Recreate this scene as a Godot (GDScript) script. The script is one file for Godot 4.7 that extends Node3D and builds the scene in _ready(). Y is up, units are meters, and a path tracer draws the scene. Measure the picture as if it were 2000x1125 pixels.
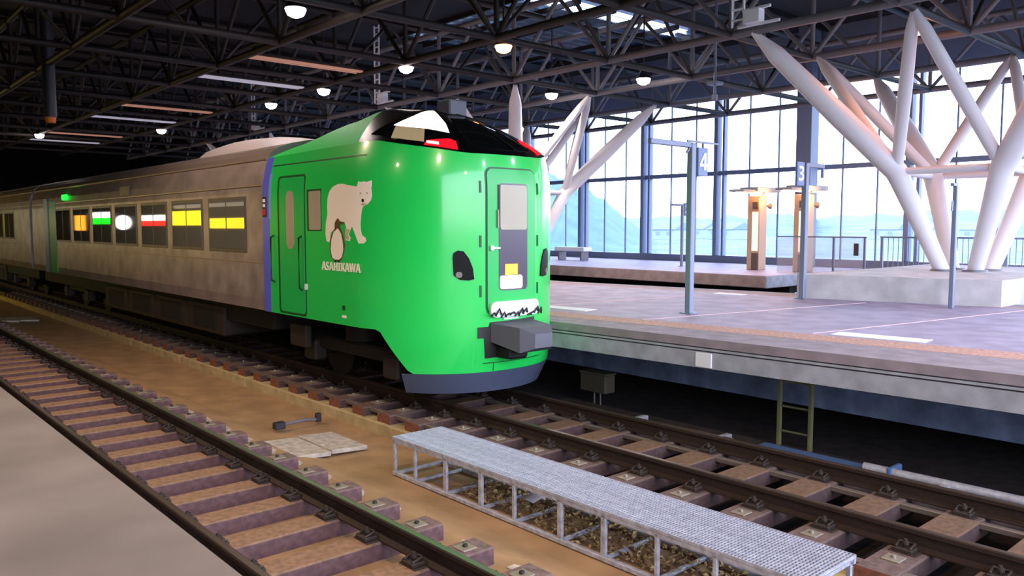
extends Node3D
# Railway station hall. x runs across the tracks to the right, y is height above the rail heads,
# and the tracks run along -z; "u" in the code is the distance along the track (u = -z).

const CX := 6.59      # centre line of the train's track
const HW := 1.43      # half width of the train
const NU := 7.45      # u of the train's nose
const ND := 1.4       # length of the nose's rounding
const NE := 2.2
var names := {}
var mats := {}
var box_cache := {}
var rng := RandomNumberGenerator.new()
var noise_fine: Texture2D
var noise_broad: Texture2D
var noise_smooth: Texture2D
var noise_bump: Texture2D
var sky_mat: ProceduralSkyMaterial

func _ready():
	rng.seed = 7
	setup_view()
	setup_lights()
	make_materials()
	build_ground()
	build_platforms()
	build_glass_wall()
	build_roof()
	build_outside()
	build_trusses()
	build_trees()
	build_tracks()
	build_head_car()
	build_rear_cars()
	build_platform_things()
	build_far_things()
	build_walkway()
	build_recess_things()
	build_shop_signs()
	build_roof_fittings()
	build_lamps()

# ---------------------------------------------------------------- view and light
func setup_view():
	var cam := Camera3D.new(); cam.name = "camera"; add_child(cam)
	cam.position = Vector3(0, 2.2, 0)
	cam.rotation_degrees = Vector3(-4.361, -41.461, 0)
	cam.fov = 39.19
	cam.near = 0.05; cam.far = 3000
	cam.current = true
	var we := WorldEnvironment.new(); we.name = "environment"; add_child(we)
	var e := Environment.new()
	sky_mat = ProceduralSkyMaterial.new()
	sky_mat.sky_top_color = Color(0.78, 0.85, 1.0)
	sky_mat.sky_horizon_color = Color(0.93, 0.96, 1.0)
	sky_mat.ground_horizon_color = Color(0.6, 0.66, 0.72)
	sky_mat.ground_bottom_color = Color(0.4, 0.44, 0.48)
	sky_mat.sky_energy_multiplier = 2.5
	sky_mat.ground_energy_multiplier = 1.0
	var sky := Sky.new(); sky.sky_material = sky_mat
	e.background_mode = Environment.BG_SKY; e.sky = sky
	e.ambient_light_source = Environment.AMBIENT_SOURCE_SKY
	e.tonemap_mode = Environment.TONE_MAPPER_LINEAR
	e.tonemap_exposure = 1.0
	e.sdfgi_enabled = true; e.ssao_enabled = true; e.ssil_enabled = true
	we.environment = e

func setup_lights():
	# added unseen lights without fixtures, brightening the foreground and the island platform
	for p in [[2.2, 5.9, 3.6, 16.0, 0], [4.6, 5.9, -1.5, 15.0, 0], [-1.6, 5.9, 8.0, 13.0, 0], [8.0, 5.9, 0.5, 12.0, 0], [2.0, 5.9, 13.0, 18.0, 0], [12.5, 5.9, 2.0, 16.0, 0]]:
		spot(Vector3(p[0], p[1], -p[2]), Vector3(p[0], 0, -p[2]), Color(1.0, 0.87, 0.74) if p[0] < 7.0 else Color(0.92, 0.92, 1.0), p[3], 78.0)

func spot(at: Vector3, to: Vector3, c: Color, energy: float, angle := 70.0, size := 0.15):
	var l := SpotLight3D.new(); l.name = numbered("hall_spot_light"); add_child(l)
	l.position = at
	l.look_at_from_position(at, to, Vector3(0, 0, 1))
	l.light_color = c; l.light_energy = energy; l.spot_angle = angle; l.spot_range = 60; l.spot_attenuation = 2
	l.spot_angle_attenuation = 0.6
	l.light_size = size; l.shadow_enabled = true
	return l

func omni(at: Vector3, c: Color, energy: float, size := 0.1):
	var l := OmniLight3D.new(); l.name = numbered("lamp_glow_light"); add_child(l)
	l.position = at; l.light_color = c; l.light_energy = energy; l.omni_range = 60; l.omni_attenuation = 2
	l.light_size = size; l.shadow_enabled = true
	return l

# ---------------------------------------------------------------- materials
func noise_tex(freq: float, lo: float, hi: float, bump := false, oct := 4) -> NoiseTexture2D:
	var n := FastNoiseLite.new(); n.seed = 11; n.frequency = freq; n.fractal_octaves = oct
	var t := NoiseTexture2D.new(); t.width = 512; t.height = 512; t.seamless = true; t.noise = n
	if bump:
		t.as_normal_map = true; t.bump_strength = 4.0
	else:
		var g := Gradient.new(); g.set_color(0, Color(lo, lo, lo)); g.set_color(1, Color(hi, hi, hi)); t.color_ramp = g
	return t

func mk(called: String, c: Color, rough := 0.7, metal := 0.0, tex: Texture2D = null, scale := 0.5, bump := 0.0) -> StandardMaterial3D:
	var m := StandardMaterial3D.new(); m.resource_name = called
	m.albedo_color = c; m.roughness = rough; m.metallic = metal
	if tex:
		m.albedo_texture = tex; m.uv1_triplanar = true; m.uv1_world_triplanar = true; m.uv1_scale = Vector3.ONE * scale
		if bump > 0.0:
			m.normal_enabled = true; m.normal_texture = noise_bump; m.normal_scale = bump
	mats[called] = m
	return m

func glow(called: String, c: Color, energy: float) -> StandardMaterial3D:
	var m := mk(called, c * 0.6, 0.5)
	m.emission_enabled = true; m.emission = c; m.emission_energy_multiplier = energy
	return m

func make_materials():
	noise_fine = noise_tex(0.02, 0.72, 1.0)
	noise_broad = noise_tex(0.008, 0.62, 1.0, false, 5)
	noise_smooth = noise_tex(0.012, 0.80, 1.0, false, 4)
	noise_bump = noise_tex(0.03, 0, 1, true)
	mk("near_paving", Color(0.55, 0.515, 0.495), 0.75, 0, noise_smooth, 0.15, 0.06)
	mk("lamplit_tan_concrete", Color(0.72, 0.58, 0.42), 0.8, 0, noise_smooth, 0.25, 0.1)  # orange lamplight is put into the concrete colour
	mk("kerb_concrete", Color(0.80, 0.72, 0.54), 0.8, 0, noise_smooth, 0.5, 0.1)
	mk("pale_concrete", Color(0.85, 0.80, 0.74), 0.8, 0, noise_fine, 0.7, 0.1)
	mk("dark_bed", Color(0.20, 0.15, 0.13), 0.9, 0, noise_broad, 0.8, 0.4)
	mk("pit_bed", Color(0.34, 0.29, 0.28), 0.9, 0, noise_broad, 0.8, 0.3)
	mk("lilac_glow_paving", Color(0.68, 0.635, 0.73), 0.6, 0, noise_smooth, 0.25, 0.03)  # lilac glow over the platform is put into the paving colour
	mk("coping", Color(0.62, 0.57, 0.60), 0.7, 0, noise_smooth, 0.5, 0.05)
	mk("tactile", Color(0.86, 0.66, 0.58), 0.7, 0, noise_fine, 1.5)
	mk("joint", Color(0.86, 0.72, 0.72), 0.7)
	mk("white_paint", Color(0.92, 0.93, 0.95), 0.55)
	mk("fascia", Color(0.68, 0.69, 0.73), 0.75, 0, noise_smooth, 0.5, 0.05)
	mk("fascia_dark", Color(0.30, 0.29, 0.29), 0.8)
	mk("recess_blue_lit", Color(0.58, 0.63, 0.78), 0.8, 0, noise_broad, 0.5)  # blue light falling on the beam is put into its colour
	mk("recess_shade", Color(0.10, 0.09, 0.09), 0.9)  # deep shade under the platforms is put into this near-black colour
	mk("slab_side", Color(0.66, 0.58, 0.58), 0.75, 0, noise_smooth, 0.4)
	mk("plinth", Color(0.84, 0.81, 0.81), 0.75, 0, noise_smooth, 0.3, 0.03)
	mk("mullion", Color(0.46, 0.52, 0.64), 0.5, 0.1)  # pale blue glare from the windows is put into the frame colour
	mk("wall_column", Color(0.46, 0.51, 0.62), 0.55, 0.1)
	mk("roof_deck", Color(0.11, 0.10, 0.105), 0.85, 0, noise_fine, 0.4)
	mk("roof_steel_shaded", Color(0.17, 0.145, 0.14), 0.55, 0.15)
	mk("grey_steel", Color(0.46, 0.45, 0.48), 0.5, 0.15)
	mk("tree_white", Color(0.91, 0.89, 0.91), 0.45)
	mk("post_grey", Color(0.52, 0.54, 0.63), 0.45, 0.25)
	mk("sign_blue", Color(0.44, 0.50, 0.66), 0.4)
	mk("sign_white", Color(0.95, 0.96, 1.0), 0.4)
	mk("kiosk", Color(0.72, 0.60, 0.50), 0.5, 0.1)
	mk("kiosk_dark", Color(0.34, 0.28, 0.27), 0.5)
	mk("galvanised", Color(0.82, 0.83, 0.88), 0.5, 0.15, noise_fine, 1.0)
	mk("rail_rust", Color(0.22, 0.15, 0.12), 0.7, 0.15, noise_fine, 2.0, 0.1)
	mk("rail_head", Color(0.42, 0.37, 0.33), 0.35, 0.7)
	mk("rail_head_green", Color(0.38, 0.44, 0.33), 0.35, 0.4)
	mk("sleeper", Color.WHITE, 0.8, 0, noise_fine, 1.2, 0.15).vertex_color_use_as_albedo = true
	mk("clip", Color(0.26, 0.22, 0.20), 0.6, 0.4)
	mk("washer", Color(0.62, 0.58, 0.52), 0.5, 0.4)
	mk("bar_steel", Color(0.52, 0.47, 0.44), 0.5, 0.5)
	# train
	var g := mk("green_paint", Color(0.13, 0.80, 0.33), 0.28)
	g.clearcoat_enabled = true; g.clearcoat = 0.6; g.clearcoat_roughness = 0.08
	mk("green_dark", Color(0.03, 0.30, 0.12), 0.4)
	mk("green_roof", Color(0.13, 0.80, 0.33), 0.6).metallic_specular = 0.2
	mk("green_door", Color(0.12, 0.72, 0.33), 0.28)
	mk("stripe_blue", Color(0.36, 0.38, 0.82), 0.3)
	mk("stripe_sky", Color(0.45, 0.62, 0.82), 0.3)
	mk("steel_body", Color(0.75, 0.69, 0.67), 0.36, 0.45, noise_fine, 0.15)
	mk("steel_bead", Color(0.76, 0.68, 0.62), 0.3, 0.7)
	mk("steel_roof", Color(0.48, 0.43, 0.41), 0.5, 0.3)
	mk("roof_unit", Color(0.76, 0.72, 0.74), 0.5)
	mk("black_gloss", Color(0.03, 0.028, 0.032), 0.3).metallic_specular = 0.25
	mk("cab_glass", Color(0.025, 0.035, 0.035), 0.04)
	mk("car_glass", Color(0.40, 0.40, 0.36), 0.03)
	mk("frame_grey", Color(0.42, 0.39, 0.37), 0.4, 0.5)
	mk("window_cream", Color(0.66, 0.62, 0.54), 0.25)
	mk("panel_plum", Color(0.30, 0.25, 0.32), 0.2)
	mk("underframe", Color(0.055, 0.05, 0.05), 0.7, 0.2)
	mk("skirt_brown", Color(0.15, 0.12, 0.105), 0.6, 0.2)
	mk("plough", Color(0.30, 0.33, 0.42), 0.5, 0.2)
	mk("coupler_cover", Color(0.36, 0.36, 0.40), 0.55)
	mk("bear_cream", Color(0.97, 0.93, 0.86), 0.35)
	mk("bear_shade", Color(0.80, 0.70, 0.60), 0.35)
	mk("ink", Color(0.10, 0.09, 0.09), 0.4)
	mk("penguin_brown", Color(0.36, 0.27, 0.17), 0.35)
	mk("beak", Color(0.75, 0.45, 0.15), 0.35)
	mk("plate_dark", Color(0.18, 0.16, 0.22), 0.4)
	mk("plate_red", Color(0.72, 0.16, 0.22), 0.4)
	# glows
	glow("headlight_white", Color(1, 0.98, 0.92), 6.0)
	glow("cab_light", Color(1.0, 0.97, 0.88), 2.2)
	glow("cab_warm", Color(0.85, 0.75, 0.58), 0.35)
	glow("tail_red", Color(1.0, 0.07, 0.14), 0.85)
	glow("tail_white", Color(1.0, 0.85, 0.85), 1.5)
	glow("led_amber", Color(1.0, 0.62, 0.16), 4.0)
	glow("green_lamp", Color(0.10, 1.0, 0.25), 2.0)
	glow("lamp_white", Color(1.0, 0.95, 0.92), 30.0)
	glow("lamp_orange", Color(1.0, 0.62, 0.38), 16.0)
	glow("tube_white", Color(0.86, 0.84, 0.92), 0.42)
	glow("tube_pink", Color(0.92, 0.66, 0.56), 0.36)
	glow("kiosk_tube", Color(1.0, 0.86, 0.72), 5.0)
	glow("kiosk_screen", Color(1.0, 0.93, 0.82), 1.2)
	glow("yellow_sign", Color(1.0, 0.85, 0.06), 9.0)
	glow("green_sign", Color(0.05, 0.9, 0.12), 7.0)
	glow("white_sign", Color(1.0, 1.0, 0.98), 9.0)
	glow("red_sign", Color(1.0, 0.12, 0.1), 6.0)
	glow("orange_sign", Color(1.0, 0.62, 0.2), 6.0)
	# outside: blue distance haze is mixed into hill, plain and foliage colours
	mk("hazed_hill_far", Color(0.42, 0.55, 0.63), 1.0, 0, noise_broad, 0.01)
	mk("hazed_hill_near", Color(0.33, 0.48, 0.57), 1.0, 0, noise_fine, 0.02)
	mk("hazed_meadow", Color(0.42, 0.54, 0.62), 1.0, 0, noise_broad, 0.02)
	mk("hazed_foliage", Color(0.30, 0.47, 0.57), 1.0, 0, noise_fine, 0.3)
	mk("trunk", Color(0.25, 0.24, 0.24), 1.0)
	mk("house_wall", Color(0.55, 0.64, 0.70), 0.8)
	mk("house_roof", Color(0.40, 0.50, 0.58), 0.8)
	mk("leaf_litter", Color.WHITE, 0.9).vertex_color_use_as_albedo = true
	mk("paper", Color(0.88, 0.84, 0.86), 0.8)
	mk("pole_dark", Color(0.20, 0.20, 0.22), 0.5, 0.2)
	mk("orange_cap", Color(0.85, 0.42, 0.05), 0.6)
	mk("ladder_yellow", Color(0.50, 0.48, 0.34), 0.6)
	mk("pipe_blue", Color(0.34, 0.46, 0.66), 0.5)
	mk("box_tan", Color(0.36, 0.32, 0.26), 0.7)
	var gl := mk("pane_glass", Color(0.92, 0.96, 1.0, 0.06), 0.02)
	gl.transparency = BaseMaterial3D.TRANSPARENCY_ALPHA
	var fr := mk("fence_glass", Color(0.80, 0.76, 0.80, 0.22), 0.05)
	fr.transparency = BaseMaterial3D.TRANSPARENCY_ALPHA
	var lv := mk("louvre_glass", Color(0.24, 0.31, 0.45, 0.92), 0.1)
	lv.transparency = BaseMaterial3D.TRANSPARENCY_ALPHA

# ---------------------------------------------------------------- naming helpers
func numbered(called: String) -> String:
	if not names.has(called):
		names[called] = 0
		return called
	names[called] += 1
	return "%s_%03d" % [called, names[called]]

func tag(o, label: String, category := "", group := "", kind := ""):
	o.set_meta("label", label)
	if category: o.set_meta("category", category)
	if group: o.set_meta("group", group)
	if kind: o.set_meta("kind", kind)
	return o

func thing(called: String, label: String, category: String, at := Vector3.ZERO, group := "") -> Node3D:
	var o := Node3D.new(); o.name = numbered(called); add_child(o); o.position = at
	tag(o, label, category, group)
	return o

func part(called: String, mesh: Mesh, m, parent: Node3D, at := Vector3.ZERO, b := Basis.IDENTITY) -> MeshInstance3D:
	var o := MeshInstance3D.new()
	var c: Dictionary = parent.get_meta("used") if parent.has_meta("used") else {}
	if c.has(called):
		c[called] += 1; o.name = "%s_%03d" % [called, c[called]]
	else:
		c[called] = 0; o.name = called
	parent.set_meta("used", c)
	o.mesh = mesh
	o.material_override = mats[m] if m is String else m
	o.transform = Transform3D(b, at)
	parent.add_child(o)
	return o

func single(called: String, mesh: Mesh, m: String, label: String, category: String, at := Vector3.ZERO, group := "", kind := "") -> MeshInstance3D:
	var o := MeshInstance3D.new(); o.name = numbered(called); o.mesh = mesh; o.material_override = mats[m]; o.position = at
	add_child(o); tag(o, label, category, group, kind)
	return o

func struct(called: String, mesh: Mesh, m: String, label: String, at := Vector3.ZERO) -> MeshInstance3D:
	var o := MeshInstance3D.new(); o.name = numbered(called); o.mesh = mesh; o.material_override = mats[m]; o.position = at
	add_child(o); o.set_meta("kind", "structure"); o.set_meta("label", label)
	return o

func struct_root(called: String, label: String) -> Node3D:
	var o := Node3D.new(); o.name = numbered(called); add_child(o)
	o.set_meta("kind", "structure"); o.set_meta("label", label)
	return o

func copy_of(o: Node3D, label: String, at: Vector3) -> Node3D:
	var base: String = String(o.name)
	if base.length() > 4 and base[base.length() - 4] == "_" and base.right(3).is_valid_int(): base = base.left(base.length() - 4)
	var c: Node3D = o.duplicate(); c.name = numbered(base); add_child(c); c.position = at
	c.set_meta("label", label)
	return c

func ordinal(n: int) -> String:
	var w := ["first", "second", "third", "fourth", "fifth", "sixth", "seventh", "eighth", "ninth", "tenth", "eleventh", "twelfth", "thirteenth", "fourteenth", "fifteenth", "sixteenth", "seventeenth", "eighteenth", "nineteenth", "twentieth"]
	if n <= 20: return w[n - 1]
	var tens := {2: "twenty", 3: "thirty", 4: "forty", 5: "fifty"}
	if n % 10 == 0: return {3: "thirtieth", 4: "fortieth", 5: "fiftieth"}[n / 10]
	return tens[n / 10] + "-" + w[n % 10 - 1]

func P(x: float, y: float, u: float) -> Vector3:
	return Vector3(x, y, -u)

# ---------------------------------------------------------------- mesh helpers
func st_new() -> SurfaceTool:
	var st := SurfaceTool.new(); st.begin(Mesh.PRIMITIVE_TRIANGLES); st.set_smooth_group(-1)
	return st

func done(st: SurfaceTool) -> ArrayMesh:
	st.generate_normals()
	return st.commit()

func tri(st: SurfaceTool, a: Vector3, b: Vector3, c: Vector3, away: Vector3):
	var n := (b - a).cross(c - a)
	if n.dot((a + b + c) / 3.0 - away) > 0.0:
		st.add_vertex(a); st.add_vertex(c); st.add_vertex(b)
	else:
		st.add_vertex(a); st.add_vertex(b); st.add_vertex(c)

func quad(st: SurfaceTool, a: Vector3, b: Vector3, c: Vector3, d: Vector3, away: Vector3):
	tri(st, a, b, c, away); tri(st, a, c, d, away)

# a box with chamfered edges, added to a surface
func add_box(st: SurfaceTool, at: Vector3, size: Vector3, bev := 0.0, b := Basis.IDENTITY):
	var h := size / 2.0
	var e := minf(bev, minf(h.x, minf(h.y, h.z)) * 0.8)
	if e <= 0.0:
		for ax in 3:
			for s in [-1.0, 1.0]:
				var q := []
				for k in [[-1, -1], [1, -1], [1, 1], [-1, 1]]:
					var v := Vector3.ZERO
					v[ax] = s * h[ax]; v[(ax + 1) % 3] = k[0] * h[(ax + 1) % 3]; v[(ax + 2) % 3] = k[1] * h[(ax + 2) % 3]
					q.append(at + b * v)
				quad(st, q[0], q[1], q[2], q[3], at)
		return
	# corner points pulled in on every axis but one
	var pt := func(sx, sy, sz, ax):
		var v := Vector3(sx * (h.x - e), sy * (h.y - e), sz * (h.z - e))
		v[ax] = [sx, sy, sz][ax] * h[ax]
		return at + b * v
	for ax in 3:
		for s in [-1, 1]:
			var q := []
			for k in [[-1, -1], [1, -1], [1, 1], [-1, 1]]:
				var sg := [0, 0, 0]
				sg[ax] = s; sg[(ax + 1) % 3] = k[0]; sg[(ax + 2) % 3] = k[1]
				q.append(pt.call(sg[0], sg[1], sg[2], ax))
			quad(st, q[0], q[1], q[2], q[3], at)
	for ax in 3:                    # edges along axis ax
		var a1 := (ax + 1) % 3
		var a2 := (ax + 2) % 3
		for s1 in [-1, 1]:
			for s2 in [-1, 1]:
				var lo := [0, 0, 0]
				lo[ax] = -1; lo[a1] = s1; lo[a2] = s2
				var hi := lo.duplicate(); hi[ax] = 1
				quad(st, pt.call(lo[0], lo[1], lo[2], a1), pt.call(hi[0], hi[1], hi[2], a1), pt.call(hi[0], hi[1], hi[2], a2), pt.call(lo[0], lo[1], lo[2], a2), at)
	for sx in [-1, 1]:
		for sy in [-1, 1]:
			for sz in [-1, 1]:
				tri(st, pt.call(sx, sy, sz, 0), pt.call(sx, sy, sz, 1), pt.call(sx, sy, sz, 2), at)

func box(size: Vector3, bev := 0.01) -> ArrayMesh:
	var key := "%s/%s" % [size, bev]
	if not box_cache.has(key):
		var st := st_new(); add_box(st, Vector3.ZERO, size, bev); box_cache[key] = done(st)
	return box_cache[key]

# a round tube through points with a radius at each
func add_tube(st: SurfaceTool, pts: Array, radii: Array, sides := 12, caps := true):
	var rings := []
	for i in pts.size():
		var dir: Vector3
		if i == 0: dir = pts[1] - pts[0]
		elif i == pts.size() - 1: dir = pts[i] - pts[i - 1]
		else: dir = (pts[i] - pts[i - 1]).normalized() + (pts[i + 1] - pts[i]).normalized()
		dir = dir.normalized()
		var side := dir.cross(Vector3.UP)
		if side.length() < 0.05: side = dir.cross(Vector3(1, 0, 0))
		side = side.normalized()
		var up := side.cross(dir).normalized()
		var ring := []
		for k in sides:
			var a := TAU * k / sides
			ring.append(pts[i] + (side * cos(a) + up * sin(a)) * radii[i])
		rings.append(ring)
	st.set_smooth_group(1)
	for i in pts.size() - 1:
		for k in sides:
			var k2 := (k + 1) % sides
			quad(st, rings[i][k], rings[i][k2], rings[i + 1][k2], rings[i + 1][k], (pts[i] + pts[i + 1]) / 2.0)
	st.set_smooth_group(-1)
	if caps:
		for i in [0, pts.size() - 1]:
			var inner: Vector3 = pts[1] if i == 0 else pts[i - 1]
			for k in sides:
				tri(st, pts[i], rings[i][k], rings[i][(k + 1) % sides], inner)

func tube(pts: Array, radii: Array, sides := 12) -> ArrayMesh:
	var st := st_new(); add_tube(st, pts, radii, sides); return done(st)

var unit_bar: ArrayMesh
func bar_part(called: String, a: Vector3, b: Vector3, r: float, m, parent: Node3D):
	# a straight round bar as a part: one shared mesh, stretched
	if unit_bar == null:
		unit_bar = tube([Vector3(0, -0.5, 0), Vector3(0, 0.5, 0)], [1.0, 1.0], 8)
	var d := b - a
	var y := d.normalized()
	var x := y.cross(Vector3(0, 0, 1))
	if x.length() < 0.05: x = y.cross(Vector3(1, 0, 0))
	x = x.normalized()
	var z := x.cross(y)
	return part(called, unit_bar, m, parent, (a + b) / 2.0, Basis(x * r, y * d.length(), z * r))

# a polygon (x, y) pushed along z from z0 to z1; may be concave
func prism(poly: PackedVector2Array, z0: float, z1: float) -> ArrayMesh:
	var st := st_new(); add_prism(st, poly, z0, z1); return done(st)

func add_prism(st: SurfaceTool, poly: PackedVector2Array, z0: float, z1: float):
	var p := poly
	if Geometry2D.is_polygon_clockwise(p): p.reverse()
	var ix := Geometry2D.triangulate_polygon(p)
	for k in range(0, ix.size(), 3):
		for z in [z0, z1]:
			tri(st, Vector3(p[ix[k]].x, p[ix[k]].y, z), Vector3(p[ix[k + 1]].x, p[ix[k + 1]].y, z), Vector3(p[ix[k + 2]].x, p[ix[k + 2]].y, z), Vector3(p[ix[k]].x, p[ix[k]].y, (z0 + z1) / 2.0))
	for k in p.size():
		var a := p[k]
		var b := p[(k + 1) % p.size()]
		var n := Vector2(b.y - a.y, a.x - b.x).normalized()     # outward for a counter-clockwise outline
		var away := Vector3((a.x + b.x) / 2.0 - n.x, (a.y + b.y) / 2.0 - n.y, (z0 + z1) / 2.0)
		quad(st, Vector3(a.x, a.y, z0), Vector3(b.x, b.y, z0), Vector3(b.x, b.y, z1), Vector3(a.x, a.y, z1), away)

func pv(a: Array) -> PackedVector2Array:
	var p := PackedVector2Array()
	for k in range(0, a.size(), 2): p.append(Vector2(a[k], a[k + 1]))
	return p

func rect(x0: float, y0: float, x1: float, y1: float) -> PackedVector2Array:
	return pv([x0, y0, x1, y0, x1, y1, x0, y1])

func rrect(x0: float, y0: float, x1: float, y1: float, r: float) -> PackedVector2Array:
	var p := PackedVector2Array()
	for c in [[x1 - r, y1 - r, 0], [x0 + r, y1 - r, 1], [x0 + r, y0 + r, 2], [x1 - r, y0 + r, 3]]:
		for k in 5:
			var a: float = (c[2] + k / 4.0) * PI / 2
			p.append(Vector2(c[0] + cos(a) * r, c[1] + sin(a) * r))
	return p

# a plate of real thickness laid on a curved surface: f(point, lift) gives the place in space
func skin(f: Callable, poly: PackedVector2Array, lift: float, cell: float) -> ArrayMesh:
	var st := st_new()
	var lo := poly[0]
	var hi := poly[0]
	for p in poly:
		lo = lo.min(p); hi = hi.max(p)
	var nx := maxi(1, ceili((hi.x - lo.x) / cell))
	var ny := maxi(1, ceili((hi.y - lo.y) / cell))
	st.set_smooth_group(1)
	for i in nx:
		for j in ny:
			var a := Vector2(lerpf(lo.x, hi.x, float(i) / nx), lerpf(lo.y, hi.y, float(j) / ny))
			var b := Vector2(lerpf(lo.x, hi.x, float(i + 1) / nx), lerpf(lo.y, hi.y, float(j + 1) / ny))
			for piece in Geometry2D.intersect_polygons(poly, rect(a.x, a.y, b.x, b.y)):
				var ix := Geometry2D.triangulate_polygon(piece)
				for k in range(0, ix.size(), 3):
					var q := [f.call(piece[ix[k]], lift), f.call(piece[ix[k + 1]], lift), f.call(piece[ix[k + 2]], lift)]
					tri(st, q[0], q[1], q[2], f.call(piece[ix[k]], lift - 0.5))
	st.set_smooth_group(-1)
	var mid := (lo + hi) / 2.0
	for k in poly.size():
		var a := poly[k]
		var b := poly[(k + 1) % poly.size()]
		var n := maxi(1, ceili(a.distance_to(b) / cell))
		for s in n:
			var p := a.lerp(b, float(s) / n)
			var q := a.lerp(b, float(s + 1) / n)
			quad(st, f.call(p, lift), f.call(q, lift), f.call(q, -0.01), f.call(p, -0.01), f.call(mid, 0.0))
	return done(st)

# a smooth surface from a grid of points
func sheet(rows: Array, closed := false) -> ArrayMesh:
	var st := st_new(); add_sheet(st, rows); return done(st)

func add_sheet(st: SurfaceTool, rows: Array, center := Vector3.INF):
	st.set_smooth_group(1)
	for i in rows.size() - 1:
		for k in rows[i].size() - 1:
			var a: Vector3 = rows[i][k]
			var b: Vector3 = rows[i][k + 1]
			var c: Vector3 = rows[i + 1][k + 1]
			var d: Vector3 = rows[i + 1][k]
			var away := center if center != Vector3.INF else (a + c) / 2.0 - Vector3(0, 1, 0)
			quad(st, a, b, c, d, away)
	st.set_smooth_group(-1)

# ---------------------------------------------------------------- the setting
func build_ground():
	# bed under the near track, sloping to the kerb
	var bed := pv([1.1, -0.29, 3.9, -0.29, 4.35, -0.41, 5.385, -0.42, 5.5, -0.42, 5.5, -0.9, 1.1, -0.9])
	struct("floor_channel", prism(bed, 8.0, -75.0), "lamplit_tan_concrete", "concrete bed with painted orange lamplight under the near track")
	# kerb of concrete blocks that carries the far sleepers' ends
	var kerb := struct_root("trim_kerb", "low tan concrete kerb between the two tracks")
	var u := -2.3
	while u < 60.0:
		var n := 3.0 if u < 30.0 else 6.0
		part("kerb_block", box(Vector3(0.38, 0.5, n - 0.014), 0.012), "kerb_concrete", kerb, P(5.575, -0.52, u + n / 2.0))
		u += n
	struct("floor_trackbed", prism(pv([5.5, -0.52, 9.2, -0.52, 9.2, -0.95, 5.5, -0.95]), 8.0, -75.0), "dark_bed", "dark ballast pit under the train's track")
	struct("trim_ledge", prism(pv([7.36, -0.272, 7.72, -0.272, 7.72, -0.6, 7.36, -0.6]), 8.0, -75.0), "pit_bed", "dark concrete ledge under the right ends of the sleepers")

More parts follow.
